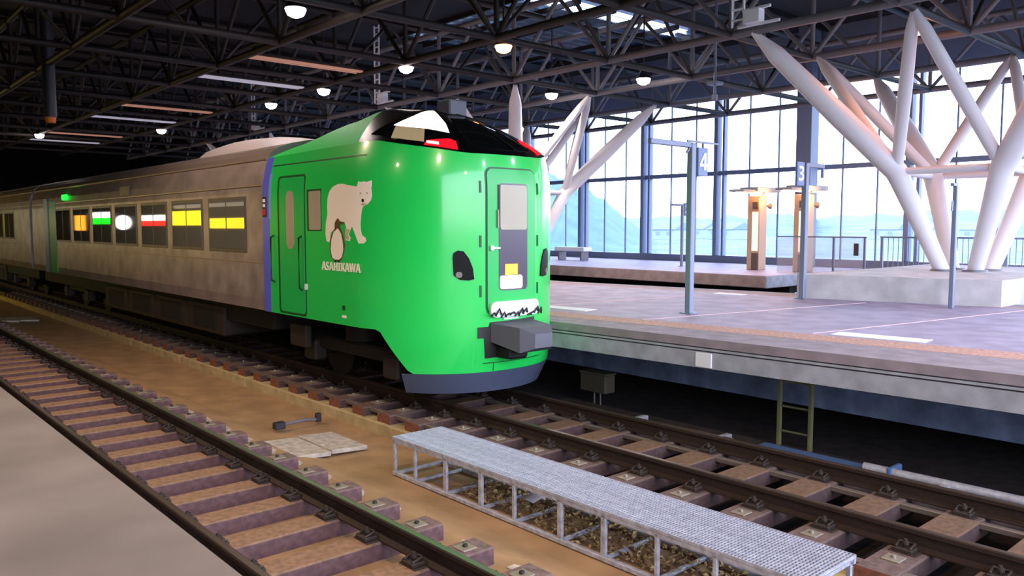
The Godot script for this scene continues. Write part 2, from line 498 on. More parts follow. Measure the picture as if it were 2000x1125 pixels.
func build_platforms():
	struct("floor_near", prism(pv([-16.5, 0.9, 1.185, 0.9, 1.185, 0.72, 1.05, 0.72, 1.05, -0.9, -16.5, -0.9]), 8.0, -75.0), "near_paving", "worn grey concrete platform in the near left corner")
	# island platform: its edges run slightly askew to the track
	var pl := struct_root("floor_island", "paved island platform with lilac glow painted in, beyond the train")
	var e0 := [7.45, 14.0]       # edge at u = 14, 40 -> straight on beside the train
	var edge := func(q): return 7.71 + 0.047 * maxf(0.0, 8.1 - q)
	var o1 := func(q): return 8.62 + 0.125 * maxf(0.0, 8.9 - q)
	var o2 := func(q): return 12.86 + 0.179 * maxf(0.0, 13.34 - q)
	var us := [60.0, 30.0, 13.34, 10.0, 8.9, 8.1, 6.0, 4.0, 2.0, 0.0, -3.0, -8.0]
	var strip := func(fa: Callable, fb: Callable, y: float, th: float) -> ArrayMesh:
		var st := st_new()
		for i in us.size() - 1:
			var q0: float = us[i]
			var q1: float = us[i + 1]
			var a := P(fa.call(q0), y, q0)
			var b := P(fb.call(q0), y, q0)
			var c := P(fb.call(q1), y, q1)
			var d := P(fa.call(q1), y, q1)
			var dn := Vector3(0, th, 0)
			var mid := (a + c) / 2.0 - dn / 2.0
			quad(st, a, b, c, d, mid); quad(st, a - dn, b - dn, c - dn, d - dn, mid)
			quad(st, a, d, d - dn, a - dn, mid); quad(st, b, c, c - dn, b - dn, mid)
			if i == 0: quad(st, a, b, b - dn, a - dn, mid)
			if i == us.size() - 2: quad(st, d, c, c - dn, d - dn, mid)
		return done(st)
	part("coping_strip", strip.call(edge, func(q): return o1.call(q) - 0.5, 0.9, 0.1), "coping", pl)
	part("tactile_strip", strip.call(o1, func(q): return o1.call(q) - 0.5, 0.902, 0.1), "tactile", pl)
	part("paving", strip.call(o1, o2, 0.9, 0.1), "lilac_glow_paving", pl)
	part("tactile_strip", strip.call(o2, func(q): return o2.call(q) + 0.17, 0.902, 0.1), "tactile", pl)
	part("coping_strip", strip.call(func(q): return o2.call(q) + 0.17, func(q): return o2.call(q) + 0.75, 0.9, 0.1), "coping", pl)
	part("fascia_groove", strip.call(func(q): return edge.call(q) + 0.025, func(q): return edge.call(q) + 0.3, 0.80, 0.02), "fascia_dark", pl)
	part("fascia_lip", strip.call(func(q): return edge.call(q) - 0.01, func(q): return edge.call(q) + 0.3, 0.785, 0.022), "fascia", pl)
	part("fascia_shadow_gap", strip.call(func(q): return edge.call(q) + 0.02, func(q): return edge.call(q) + 0.3, 0.763, 0.02), "fascia_dark", pl)
	part("fascia_beam", strip.call(edge, func(q): return edge.call(q) + 0.35, 0.745, 0.19), "fascia", pl)
	part("slab_core", strip.call(func(q): return edge.call(q) + 0.3, func(q): return o2.call(q) + 0.6, 0.80, 0.3), "fascia_dark", pl)
	# pale joints across the paving
	for k in [[8.64, 7.2, 13.6, 6.3], [9.05, 4.9, 14.4, 4.05], [8.6, 9.6, 12.9, 9.1]]:
		var a := P(k[0] + 0.15, 0.9025, k[1])
		var b := P(k[2], 0.9025, k[3])
		var d := b - a
		part("paving_joint", box(Vector3(0.028, 0.005, d.length()), 0.0), "joint", pl, (a + b) / 2.0, Basis.looking_at(d))
	# pale patch of the fascia
	part("fascia_patch", box(Vector3(0.02, 0.17, 0.22), 0.004), "white_paint", pl, P(edge.call(5.5) - 0.004, 0.65, 5.5))
	for m in [[9.48, 4.2, 1.05, "white painted stopping stripe beside the orange line in front"], [9.12, 9.0, 0.95, "white painted stopping stripe just right of the train's nose"], [13.4, 8.85, 0.6, "white painted stopping stripe at the far edge behind post 4"]]:
		var b := Basis(Vector3.UP, 0.11)
		single("floor_marking", box(Vector3(0.32, 0.008, m[2]), 0.0), "white_paint", m[3], "floor marking", P(m[0], 0.903, m[1])).basis = b
	# recess under the platform
	struct("wall_recess", prism(pv([9.2, 0.52, 9.35, 0.52, 9.35, 0.0, 9.2, 0.0]), 8.0, -60.0), "recess_blue_lit", "blue-grey beam under the island platform")
	struct("wall_recess_back", prism(pv([12.4, 0.52, 12.5, 0.52, 12.5, -0.95, 12.4, -0.95]), 8.0, -60.0), "recess_shade", "shade-blackened back of the hollow under the island platform")
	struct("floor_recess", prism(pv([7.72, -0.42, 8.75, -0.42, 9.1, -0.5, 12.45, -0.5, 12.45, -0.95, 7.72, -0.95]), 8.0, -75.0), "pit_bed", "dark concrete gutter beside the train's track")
	# sunken track between the islands and the farther platform
	struct("floor_sunken", prism(pv([12.5, -0.6, 25.2, -0.6, 25.2, -0.95, 12.5, -0.95]), 8.0, -75.0), "dark_bed", "dark sunken trackbed behind the island platform")
	var fs := struct_root("floor_farther", "farther platform slab under the window wall")
	part("slab", prism(pv([19.0, 0.9, 25.2, 0.9, 25.2, 0.57, 19.0, 0.57]), -11.45, -75.0), "lilac_glow_paving", fs)
	part("slab_edge", box(Vector3(0.05, 0.3, 63.0), 0.005), "slab_side", fs, P(18.985, 0.735, 11.45 + 31.5))
	part("slab_end", box(Vector3(2.1, 0.3, 0.05), 0.005), "fascia", fs, P(20.0, 0.735, 11.43))
	part("concourse", prism(pv([19.6, 0.885, 25.2, 0.885, 25.2, 0.0, 19.6, 0.0]), 8.0, -9.5), "plinth", fs)
	part("under_wall", box(Vector3(0.3, 1.2, 64.0), 0.0), "recess_shade", fs, P(20.6, 0.0, 11.6 + 32.0))
	# plinth under the steel trees
	var st := st_new()
	var f := [Vector2(13.66, 7.6), Vector2(14.47, 4.5), Vector2(19.6, 4.5), Vector2(19.6, 7.6)]
	var c := P(16.8, 1.0, 6.0)
	for k in 4:
		var a: Vector2 = f[k]
		var b: Vector2 = f[(k + 1) % 4]
		quad(st, P(a.x, 0.85, a.y), P(b.x, 0.85, b.y), P(b.x, 1.33, b.y), P(a.x, 1.33, a.y), c)
	quad(st, P(f[0].x, 1.33, f[0].y), P(f[1].x, 1.33, f[1].y), P(f[2].x, 1.33, f[2].y), P(f[3].x, 1.33, f[3].y), c)
	quad(st, P(f[0].x, 0.85, f[0].y), P(f[1].x, 0.85, f[1].y), P(f[2].x, 0.85, f[2].y), P(f[3].x, 0.85, f[3].y), c)
	struct("trim_plinth", done(st), "plinth", "pale concrete plinth that carries the white steel columns")
	# the hall's other walls
	struct("wall_left", prism(pv([-16.5, 8.6, -16.3, 8.6, -16.3, -0.9, -16.5, -0.9]), 8.0, -75.0), "roof_deck", "dark side wall of the hall behind the viewer")
	struct("wall_end", prism(pv([-16.5, 8.6, 25.2, 8.6, 25.2, -0.9, -16.5, -0.9]), -75.0, -75.3), "roof_deck", "dark far end wall of the hall")
	struct("wall_rear", prism(pv([-16.5, 8.6, -6.0, 8.6, -6.0, -0.9, -16.5, -0.9]), 8.0, 8.3), "roof_deck", "dark wall behind the viewer")

func build_glass_wall():
	var X := 25.0
	var w := struct_root("window_1", "tall glazed side wall of the hall, blue-grey steel frames")
	var y0 := 1.15
	var ym := 4.1
	var y1 := 6.85
	part("sill", box(Vector3(0.35, 0.3, 86.0), 0.02), "wall_column", w, P(X, 1.0, 35.0))
	part("base_band", box(Vector3(0.3, 0.9, 86.0), 0.0), "plinth", w, P(X + 0.02, 0.45, 35.0))
	part("transom", box(Vector3(0.16, 0.15, 86.0), 0.01), "mullion", w, P(X, ym, 35.0))
	part("head_beam", box(Vector3(0.3, 1.9, 86.0), 0.02), "wall_column", w, P(X, y1 + 0.95, 35.0))
	var pane_up := box(Vector3(0.012, y1 - ym - 0.07, 1.09), 0.0)
	var pane_low := box(Vector3(0.012, ym - y0 - 0.07, 1.09), 0.0)
	var thin := box(Vector3(0.07, y1 - y0, 0.045), 0.004)
	var thick := box(Vector3(0.3, y1 - y0, 0.15), 0.01)
	var k := -2
	while k < 13:
		var u := 10.2 + 3.36 * (k - 0.0)
		if k > -3:
			part("column", thick, "mullion", w, P(X - 0.05, (y0 + y1) / 2.0, u + 0.16))
			part("column", box(Vector3(0.22, y1 - y0, 0.09), 0.01), "mullion", w, P(X - 0.02, (y0 + y1) / 2.0, u - 0.12))
			for j in [1, 2]:
				part("mullion", thin, "mullion", w, P(X, (y0 + y1) / 2.0, u + 3.36 * j / 3.0))
			for j in 3:
				part("pane", pane_up, "pane_glass", w, P(X, (ym + y1) / 2.0, u + 3.36 * (j + 0.5) / 3.0))
				part("pane", pane_low, "pane_glass", w, P(X, (ym + y0) / 2.0, u + 3.36 * (j + 0.5) / 3.0))
		k += 1
	part("broad_column", box(Vector3(0.5, 8.0, 0.52), 0.02), "wall_column", w, P(X - 0.6, 4.9, 13.35))
	part("blank_wall", box(Vector3(0.3, 6.0, 26.0), 0.0), "roof_deck", w, P(X, 3.9, 64.0))

func build_roof():
	# deck with an opening for the skylight
	var h := Vector4(15.2, 16.0, 22.6, 23.5)    # x0, u0, x1, u1 of the opening
	var roof := struct_root("ceiling", "dark roof deck of the hall")
	var Y := 8.5
	for r in [[-16.5, h.x, -8.3, 75.3], [h.z, 25.3, -8.3, 75.3], [h.x, h.z, -8.3, h.y], [h.x, h.z, h.w, 75.3]]:
		part("deck", box(Vector3(r[1] - r[0], 0.2, r[3] - r[2]), 0.0), "roof_deck", roof, P((r[0] + r[1]) / 2.0, Y + 0.1, (r[2] + r[3]) / 2.0))
	for k in 26:
		part("purlin", box(Vector3(41.0, 0.16, 0.1), 0.01), "roof_deck", roof, P(4.4, Y - 0.08, -5.0 + k * 3.0)) if k < 7 or k > 9 else null
	var sk := struct_root("window_2", "louvred skylight in the dark roof")
	for k in 16:
		var u := h.y + (k + 0.5) * (h.w - h.y) / 16.0
		var ajar := 0.6 if k in [1, 2] else 0.05
		part("louvre", box(Vector3(h.z - h.x, 0.02, 0.52), 0.0), "louvre_glass", sk, P((h.x + h.z) / 2.0, Y + 0.1, u), Basis(Vector3(1, 0, 0), ajar))
	for k in 6:
		part("glazing_bar", box(Vector3(0.08, 0.16, h.w - h.y), 0.01), "roof_steel_shaded", sk, P(lerpf(h.x, h.z, k / 5.0), Y - 0.05, (h.y + h.w) / 2.0))

func ridge(d: float, a0: float, a1: float, n: int, hf: Callable, base := -1.5, depth := 0.5) -> ArrayMesh:
	# a hill seen from the hall: a ridge at distance d, from bearing a0 to a1 (degrees from the track's line), with a front and a back slope
	var rows := []
	for j in 9:
		var t := j / 8.0
		var row := []
		for i in n + 1:
			var a := deg_to_rad(lerpf(a0, a1, float(i) / n))
			var r := d * (1.0 - depth * (1.0 - t)) if t <= 0.75 else d * (1.0 + (t - 0.75) * 1.6)
			var up: float = hf.call(float(i) / n) * (sin(t / 0.75 * PI / 2) if t <= 0.75 else cos((t - 0.75) * 4 * PI / 2))
			row.append(P(sin(a) * r, base + up, cos(a) * r))
		rows.append(row)
	return sheet(rows)

func build_outside():
	struct("floor_outside", prism(pv([25.4, -1.2, 900.0, -1.2, 900.0, -2.0, 25.4, -2.0]), 500.0, -900.0), "hazed_meadow", "hazy blue plain outside the window wall")
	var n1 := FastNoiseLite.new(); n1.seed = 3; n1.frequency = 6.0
	single("wooded_hill", ridge(150.0, 39.0, 51.6, 60, func(t): return (12.2 * pow(sin(PI * minf(1.0, 0.38 + 0.62 * t)), 0.8)) * (1.0 + 0.16 * n1.get_noise_1d(t * 1.1)) + 0.2), "hazed_hill_near", "blue wooded hill outside the windows just right of the train", "hill")
	single("low_ridge", ridge(560.0, 48.0, 62.0, 60, func(t): return 9.0 + 4.0 * n1.get_noise_1d(t * 1.5 + 3.0)), "hazed_hill_far", "low hazy ridge outside behind the sign with the number 4", "hill")
	single("mountain_ridge", ridge(760.0, 60.5, 84.0, 70, func(t): return 9.0 + 6.0 * sin(t * PI) + 4.0 * n1.get_noise_1d(t * 1.6 + 9.0)), "hazed_hill_far", "broad hazy blue mountain outside behind the white steel columns", "hill")
	# houses and trees on the plain
	var spots := [[52.6, 210.0], [54.6, 240.0], [56.6, 220.0], [66.4, 230.0], [68.4, 250.0], [71.6, 230.0]]
	for i in spots.size():
		var a := deg_to_rad(spots[i][0])
		var d: float = spots[i][1]
		var w := 7.0 + 2.0 * (i % 3)
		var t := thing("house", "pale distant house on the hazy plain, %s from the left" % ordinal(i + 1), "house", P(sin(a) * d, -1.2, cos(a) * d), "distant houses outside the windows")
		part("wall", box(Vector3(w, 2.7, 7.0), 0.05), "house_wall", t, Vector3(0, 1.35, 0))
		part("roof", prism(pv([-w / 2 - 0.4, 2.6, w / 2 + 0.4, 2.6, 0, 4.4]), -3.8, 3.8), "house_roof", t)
		for s in [-1, 1]: part("window", box(Vector3(0.1, 0.9, 1.2), 0.02), "mullion", t, Vector3(-w / 2 - 0.02, 1.6, s * 1.7))

func blob(sd: int) -> ArrayMesh:
	var n := FastNoiseLite.new(); n.seed = sd; n.frequency = 1.3
	var rows := []
	for i in 15:
		var row := []
		for k in 25:
			var la := PI * i / 14.0
			var lo := TAU * k / 24.0
			var v := Vector3(sin(la) * cos(lo), cos(la), sin(la) * sin(lo))
			row.append(v * (1.0 + 0.35 * n.get_noise_3dv(v * 1.5)))
		rows.append(row)
	var st := st_new(); add_sheet(st, rows, Vector3.ZERO); return done(st)

# ---------------------------------------------------------------- roof steel
const TX := [-4.9, -1.7, 1.45, 4.62, 7.72, 10.83, 14.2, 17.4, 20.7, 23.9]
func build_trusses():
	var yl := 6.0
	var yt := 7.75
	var us := []
	for k in 16: us.append(-0.35 + 3.27 * k)
	for i in TX.size():
		var x: float = TX[i]
		var m := "grey_steel" if x > 12.0 else "roof_steel_shaded"  # lack of light on the left is painted as a darker steel
		var lab := "dark steel roof truss along the tracks, %s from the window wall" % ordinal(TX.size() - i)
		var t := thing("roof_truss", lab, "roof truss", P(x, yl, us[0]), "roof trusses along the tracks")
		bar_part("bottom_chord", Vector3.ZERO, P(0, 0, us[15] - us[0]), 0.085, m, t)
		bar_part("top_chord", Vector3(0, yt - yl, 0), P(0, yt - yl, us[15] - us[0]), 0.085, m, t)
		for k in 15:
			var a: float = us[k] - us[0]
			var b: float = us[k + 1] - us[0]
			bar_part("vertical", P(0, 0, a), P(0, yt - yl, a), 0.055, m, t)
			bar_part("diagonal", P(0, 0, a), P(0, yt - yl, (a + b) / 2.0), 0.05, m, t)
			bar_part("diagonal", P(0, yt - yl, (a + b) / 2.0), P(0, 0, b), 0.05, m, t)
	for k in 15:
		var u: float = us[k]
		var t := thing("cross_truss", "steel roof truss across the hall, %s back from the viewer" % ordinal(k + 1), "roof truss", P(TX[0], yl, u), "roof trusses across the hall")
		bar_part("bottom_chord", Vector3.ZERO, Vector3(TX[9] - TX[0], 0, 0), 0.075, "roof_steel_shaded", t)
		bar_part("top_chord", Vector3(0, yt - yl, 0), Vector3(TX[9] - TX[0], yt - yl, 0), 0.075, "roof_steel_shaded", t)
		if k % 2 == 1: continue
		for i in TX.size() - 1:
			var a: float = TX[i] - TX[0]
			var b: float = TX[i + 1] - TX[0]
			bar_part("diagonal", Vector3(a, 0, 0), Vector3((a + b) / 2.0, yt - yl, 0), 0.045, "roof_steel_shaded", t)
			bar_part("diagonal", Vector3((a + b) / 2.0, yt - yl, 0), Vector3(b, 0, 0), 0.045, "roof_steel_shaded", t)

func build_trees():
	var t := thing("branching_column", "white branching steel column standing on the pale plinth at right", "column", P(17.3, 1.33, 6.1), "white branching steel columns")
	var o := P(17.3, 1.33, 6.1)
	var q := func(x, y, u): return P(x, y, u) - o
	var N := {"n1": q.call(14.17, 5.98, 8.96), "n2": q.call(17.37, 5.98, 9.31), "n3": q.call(20.75, 5.98, 9.56), "n4": q.call(14.81, 5.98, 6.18), "n5": q.call(20.35, 5.98, 6.32), "n6": q.call(14.6, 5.98, 3.3), "n7": q.call(17.4, 5.98, 3.2), "n8": q.call(20.3, 5.98, 3.1)}
	var B := {"a": q.call(16.25, 3.27, 7.0), "b": q.call(18.5, 3.27, 7.17), "c": q.call(16.25, 3.27, 5.13), "d": q.call(18.5, 3.27, 5.3)}
	var F := {"a": q.call(16.75, 1.30, 6.25), "b": q.call(17.5, 1.30, 6.35), "c": q.call(16.95, 1.30, 5.75), "d": q.call(17.55, 1.30, 5.68)}
	for k in [["a", "n1"], ["b", "n3"], ["c", "n6"], ["d", "n8"]]:
		var f: Vector3 = F[k[0]]
		var b: Vector3 = B[k[0]]
		var n: Vector3 = N[k[1]]
		part("leg", tube([f, f.lerp(b, 0.93), b, b.lerp(n, 0.07), b.lerp(n, 0.4), b.lerp(n, 0.84), n], [0.14, 0.20, 0.21, 0.21, 0.215, 0.17, 0.05], 16), "tree_white", t)
		part("footing_ring", tube([f + Vector3(0, 0.01, 0), f + Vector3(0, 0.07, 0)], [0.24, 0.22], 16), "grey_steel", t)
	for k in [["a", "n4"], ["c", "n4"], ["a", "n2"], ["b", "n2"], ["b", "n5"], ["d", "n5"], ["c", "n7"], ["d", "n7"]]:
		var b: Vector3 = B[k[0]]
		var n: Vector3 = N[k[1]]
		part("branch", tube([b, b.lerp(n, 0.5), b.lerp(n, 0.88), n], [0.11, 0.125, 0.11, 0.05], 12), "tree_white", t)
	for k in [["a", "b"], ["b", "d"], ["d", "c"], ["c", "a"]]:
		bar_part("tie", B[k[0]] + Vector3(0, 0.0, 0), B[k[1]], 0.07, "tree_white", t)
	copy_of(t, "white branching steel column behind the train's nose, second along the hall", o + P(0, 0, 13.1))
	copy_of(t, "white branching steel column whose yellowish tips show above the train's roof", o + P(0, 0, 28.0))

# ---------------------------------------------------------------- tracks
func rail_profile() -> PackedVector2Array:
	return pv([-0.0325, -0.036, -0.0325, -0.008, -0.026, 0, 0.026, 0, 0.0325, -0.008, 0.0325, -0.036, 0.0085, -0.05, 0.0085, -0.122, 0.0635, -0.142, 0.0635, -0.153, -0.0635, -0.153, -0.0635, -0.142, -0.0085, -0.122, -0.0085, -0.05])

func rail(x: float, label: String, head: String):
	var t := thing("steel_rail", label, "rail", P(x, 0, 0))
	part("rail_body", prism(rail_profile(), 4.0, -72.0), "rail_rust", t)
	part("running_surface", prism(pv([-0.024, -0.003, 0.024, -0.003, 0.022, 0.0015, -0.022, 0.0015]), 4.0, -72.0), head, t)

func sleeper_mesh(x0: float, x1: float, w: float, h: float, cuts: Array, tops: Array, side: Color, ends: Color) -> ArrayMesh:
	# a chamfered beam whose top is dusty between the rails
	var st := st_new()
	var xs := [x0] + cuts + [x1]
	var e := 0.012
	var c := Vector3((x0 + x1) / 2.0, -h / 2.0, 0)
	for i in xs.size() - 1:
		var a: float = xs[i]
		var b: float = xs[i + 1]
		var m := Vector3((a + b) / 2.0, -h / 2.0, 0)
		st.set_color(tops[i])
		quad(st, Vector3(a, 0, -w / 2 + e), Vector3(b, 0, -w / 2 + e), Vector3(b, 0, w / 2 - e), Vector3(a, 0, w / 2 - e), m)
		for s in [-1.0, 1.0]:
			st.set_color(tops[i] * 0.9)
			quad(st, Vector3(a, 0, s * (w / 2 - e)), Vector3(b, 0, s * (w / 2 - e)), Vector3(b, -e, s * w / 2), Vector3(a, -e, s * w / 2), m)
			st.set_color(side)
			quad(st, Vector3(a, -e, s * w / 2), Vector3(b, -e, s * w / 2), Vector3(b, -h, s * w / 2), Vector3(a, -h, s * w / 2), m)
		quad(st, Vector3(a, -h, -w / 2), Vector3(b, -h, -w / 2), Vector3(b, -h, w / 2), Vector3(a, -h, w / 2), m)
	st.set_color(ends)
	for x in [x0, x1]:
		tri(st, Vector3(x, 0, -w / 2 + e), Vector3(x, 0, w / 2 - e), Vector3(x, -e, w / 2), c); tri(st, Vector3(x, 0, -w / 2 + e), Vector3(x, -e, w / 2), Vector3(x, -e, -w / 2), c)
		quad(st, Vector3(x, -e, -w / 2), Vector3(x, -e, w / 2), Vector3(x, -h, w / 2), Vector3(x, -h, -w / 2), c)
	return done(st)

func clip_mesh(s: float) -> ArrayMesh:
	var st := st_new()
	add_box(st, Vector3(s * 0.055, 0.012, 0), Vector3(0.11, 0.03, 0.14), 0.006)
	add_tube(st, [Vector3(s * 0.05, 0.02, 0), Vector3(s * 0.05, 0.085, 0)], [0.013, 0.013], 8)
	add_tube(st, [Vector3(s * 0.05, 0.045, 0), Vector3(s * 0.05, 0.07, 0)], [0.026, 0.026], 6)
	add_tube(st, [Vector3(s * 0.10, 0.03, -0.05), Vector3(s * 0.02, 0.05, -0.055), Vector3(s * -0.012, 0.036, 0), Vector3(s * 0.02, 0.05, 0.055), Vector3(s * 0.10, 0.03, 0.05)], [0.01, 0.011, 0.011, 0.011, 0.01], 6)
	return done(st)

func build_tracks():
	rail(2.115, "rusty left rail of the near track, along the grey platform's edge", "rail_head")
	rail(3.225, "rusty right rail of the near track, with a greenish worn top", "rail_head_green")
	rail(6.03, "dark left rail in front of the train, nearer the metal walkway", "rail_head")
	rail(7.15, "dark right rail in front of the train with a shining top", "rail_head")
	var clip_r := clip_mesh(1.0)
	var clip_l := clip_mesh(-1.0)
	var plate := box(Vector3(0.34, 0.012, 0.2), 0.004)
	var washer := box(Vector3(0.13, 0.012, 0.13), 0.004)
	var bolt := tube([Vector3.ZERO, Vector3(0, 0.02, 0)], [0.02, 0.018], 6)
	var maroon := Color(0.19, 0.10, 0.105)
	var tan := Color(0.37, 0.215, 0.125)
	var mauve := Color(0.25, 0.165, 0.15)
	var sm := sleeper_mesh(-1.05, 1.05, 0.25, 0.14, [-0.72, -0.40, 0.40, 0.70], [mauve, mauve, tan, mauve, mauve], maroon, maroon * 1.25)
	var proto: Node3D
	for k in 37:
		var u := 1.46 + 0.62 * k
		var lab := "maroon sleeper under the near track, %s back from the picture's bottom edge" % ordinal(k + 1)
		if k == 0:
			proto = thing("railway_sleeper", lab, "sleeper", P(2.69, -0.155, u), "maroon sleepers of the near track")
			part("beam", sm, "sleeper", proto)
			for s in [-1, 1]:
				var x: float = (3.225 if s > 0 else 2.115) - 2.69
				var pl := part("base_plate", plate, "clip", proto, Vector3(x, 0.003, 0))
				part("rail_clip", clip_r, "clip", pl, Vector3(0.06, 0.008, 0))
				part("rail_clip", clip_l, "clip", pl, Vector3(-0.06, 0.008, 0))
				var ws := part("end_washer", washer, "washer", proto, Vector3(s * 0.88, 0.004, 0))
				part("bolt", bolt, "clip", ws, Vector3(0, 0.006, 0))
		else:
			copy_of(proto, lab, P(2.69, -0.155, u))
	# small pale patches between the near sleepers' right ends
	for k in 14:
		var o := single("pale_bed_patch", bed_patch(k), "pale_concrete", "pale patch by the near track's sleeper ends, %s from the picture's bottom" % ordinal(k + 1), "bed_patch", P(3.83, -0.287, 1.46 + 0.62 * (k + 2) + 0.2), "pale patches beside the sleepers")
	# train's track
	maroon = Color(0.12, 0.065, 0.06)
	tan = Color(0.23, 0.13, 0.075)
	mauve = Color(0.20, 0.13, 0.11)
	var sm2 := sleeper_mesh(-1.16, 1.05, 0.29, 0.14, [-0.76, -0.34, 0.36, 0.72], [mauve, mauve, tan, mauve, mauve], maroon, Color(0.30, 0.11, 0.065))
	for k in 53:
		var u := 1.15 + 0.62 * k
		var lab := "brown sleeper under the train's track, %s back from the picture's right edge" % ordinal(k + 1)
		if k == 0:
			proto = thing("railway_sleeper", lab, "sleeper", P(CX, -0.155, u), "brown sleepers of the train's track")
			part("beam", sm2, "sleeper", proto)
			for s in [-1, 1]:
				var x: float = (7.15 if s > 0 else 6.03) - CX
				var pl := part("base_plate", plate, "clip", proto, Vector3(x, 0.003, 0))
				part("rail_clip", clip_r, "clip", pl, Vector3(0.06, 0.008, 0))
				part("rail_clip", clip_l, "clip", pl, Vector3(-0.06, 0.008, 0))
			var ws := part("end_washer", washer, "washer", proto, Vector3(-0.86, 0.004, 0))
			part("bolt", bolt, "washer", ws, Vector3(0, 0.006, 0))
			for x in [-1.04, -0.30, 0.40]:
				part("tie_bar", box(Vector3(0.07, 0.05, 0.34), 0.006), "bar_steel", proto, Vector3(x, -0.03, -0.31))
		else:
			copy_of(proto, lab, P(CX, -0.155, u))

func bed_patch(k: int) -> ArrayMesh:
	var st := st_new()
	var j := 0.02 * sin(k * 2.3)
	add_prism(st, pv([-0.06, -0.17 + j, 0.02, -0.19, 0.07 + j, -0.10, 0.06, 0.12, 0.0, 0.19 + j, -0.06, 0.17]), -0.004, 0.004)
	var m := done(st)
	# lay it flat
	var s2 := SurfaceTool.new(); s2.begin(Mesh.PRIMITIVE_TRIANGLES)
	s2.append_from(m, 0, Transform3D(Basis(Vector3(1, 0, 0), PI / 2), Vector3.ZERO))
	return s2.commit()

# ---------------------------------------------------------------- the train
func tuck(y: float) -> float:
	if y > 2.6: return 1.0 - 0.05 * pow((y - 2.6) / 0.5, 2.0)
	if y < 0.9: return 1.0 - 0.03 * pow((0.9 - y) / 0.55, 2.0)
	return 1.0

func f_side(p: Vector2, lift: float) -> Vector3:
	var k := tuck(p.y)
	var b := clampf((NU + ND - p.x) / (ND * k), 0.0, 0.999)
	var a := pow(1.0 - b * b, 1.0 / NE)
	var n := Vector2(NE * pow(a, NE - 1.0) / (HW * k), 2.0 * b / (ND * k)).normalized()
	return P(CX - HW * k * a - n.x * lift, p.y, p.x - n.y * lift)

func f_front(p: Vector2, lift: float) -> Vector3:
	var k := tuck(p.y)
	var a := clampf(absf(p.x) / (HW * k), 0.0, 0.999)
	var b := sqrt(1.0 - pow(a, NE))
	var n := Vector2(signf(p.x) * NE * pow(a, NE - 1.0) / (HW * k), 2.0 * b / (ND * k)).normalized()
	return P(CX + p.x + n.x * lift, p.y, NU + ND - ND * k * b - n.y * lift)

func eave(u: float) -> float:
	var t := [[7.4, 3.06], [7.6, 3.07], [7.8, 3.12], [8.45, 3.235], [8.9, 3.235], [11.4, 3.2]]
	for i in t.size() - 1:
		if u <= t[i + 1][0]: return lerpf(t[i][1], t[i + 1][1], clampf((u - t[i][0]) / (t[i + 1][0] - t[i][0]), 0, 1))
	return 3.2

func crown(u: float) -> float:
	var t := [[8.7, 3.66], [9.3, 3.80], [10.1, 3.88], [10.7, 3.78], [11.4, 3.58]]
	for i in t.size() - 1:
		if u <= t[i + 1][0]: return lerpf(t[i][1], t[i + 1][1], smoothstep(0, 1, clampf((u - t[i][0]) / (t[i + 1][0] - t[i][0]), 0, 1)))
	return 3.58

# outline of the head at height y; s < -1 or > 1 runs back along the sides to u = 11.37, between is the nose (s * 90 degrees)
func outline(s: float, y: float) -> Vector2:
	var k := tuck(y)
	if absf(s) > 1.0:
		return Vector2(signf(s) * HW * k, lerpf(NU + ND, 11.37, absf(s) - 1.0))
	var a := s * PI / 2
	return Vector2(signf(s) * HW * k * pow(absf(sin(a)), 2.0 / NE), NU + ND - ND * k * cos(a))

func f_dome(p: Vector2, lift: float) -> Vector3:
	var e := 0.004
	var c := dome(p.x, p.y)
	if lift == 0.0: return c
	var n := (dome(p.x + e, p.y) - dome(p.x - e, p.y)).cross(dome(p.x, minf(p.y + e, 1.0)) - dome(p.x, p.y - e)).normalized()
	if n.y < 0: n = -n
	return c + n * lift

func dome(s: float, r: float) -> Vector3:
	var o := outline(s, 3.0)
	var yb := eave(o.y)
	o = outline(s, yb)
	var su: float = 8.75 + 1.35 * pow(absf(s), 1.5) if absf(s) <= 1.0 else lerpf(10.1, 11.37, absf(s) - 1.0)
	var y := yb + (crown(su) - yb) * (1.0 - pow(1.0 - r, 1.7))
	return P(CX + o.x * (1.0 - r), y, lerpf(o.y, su, r))

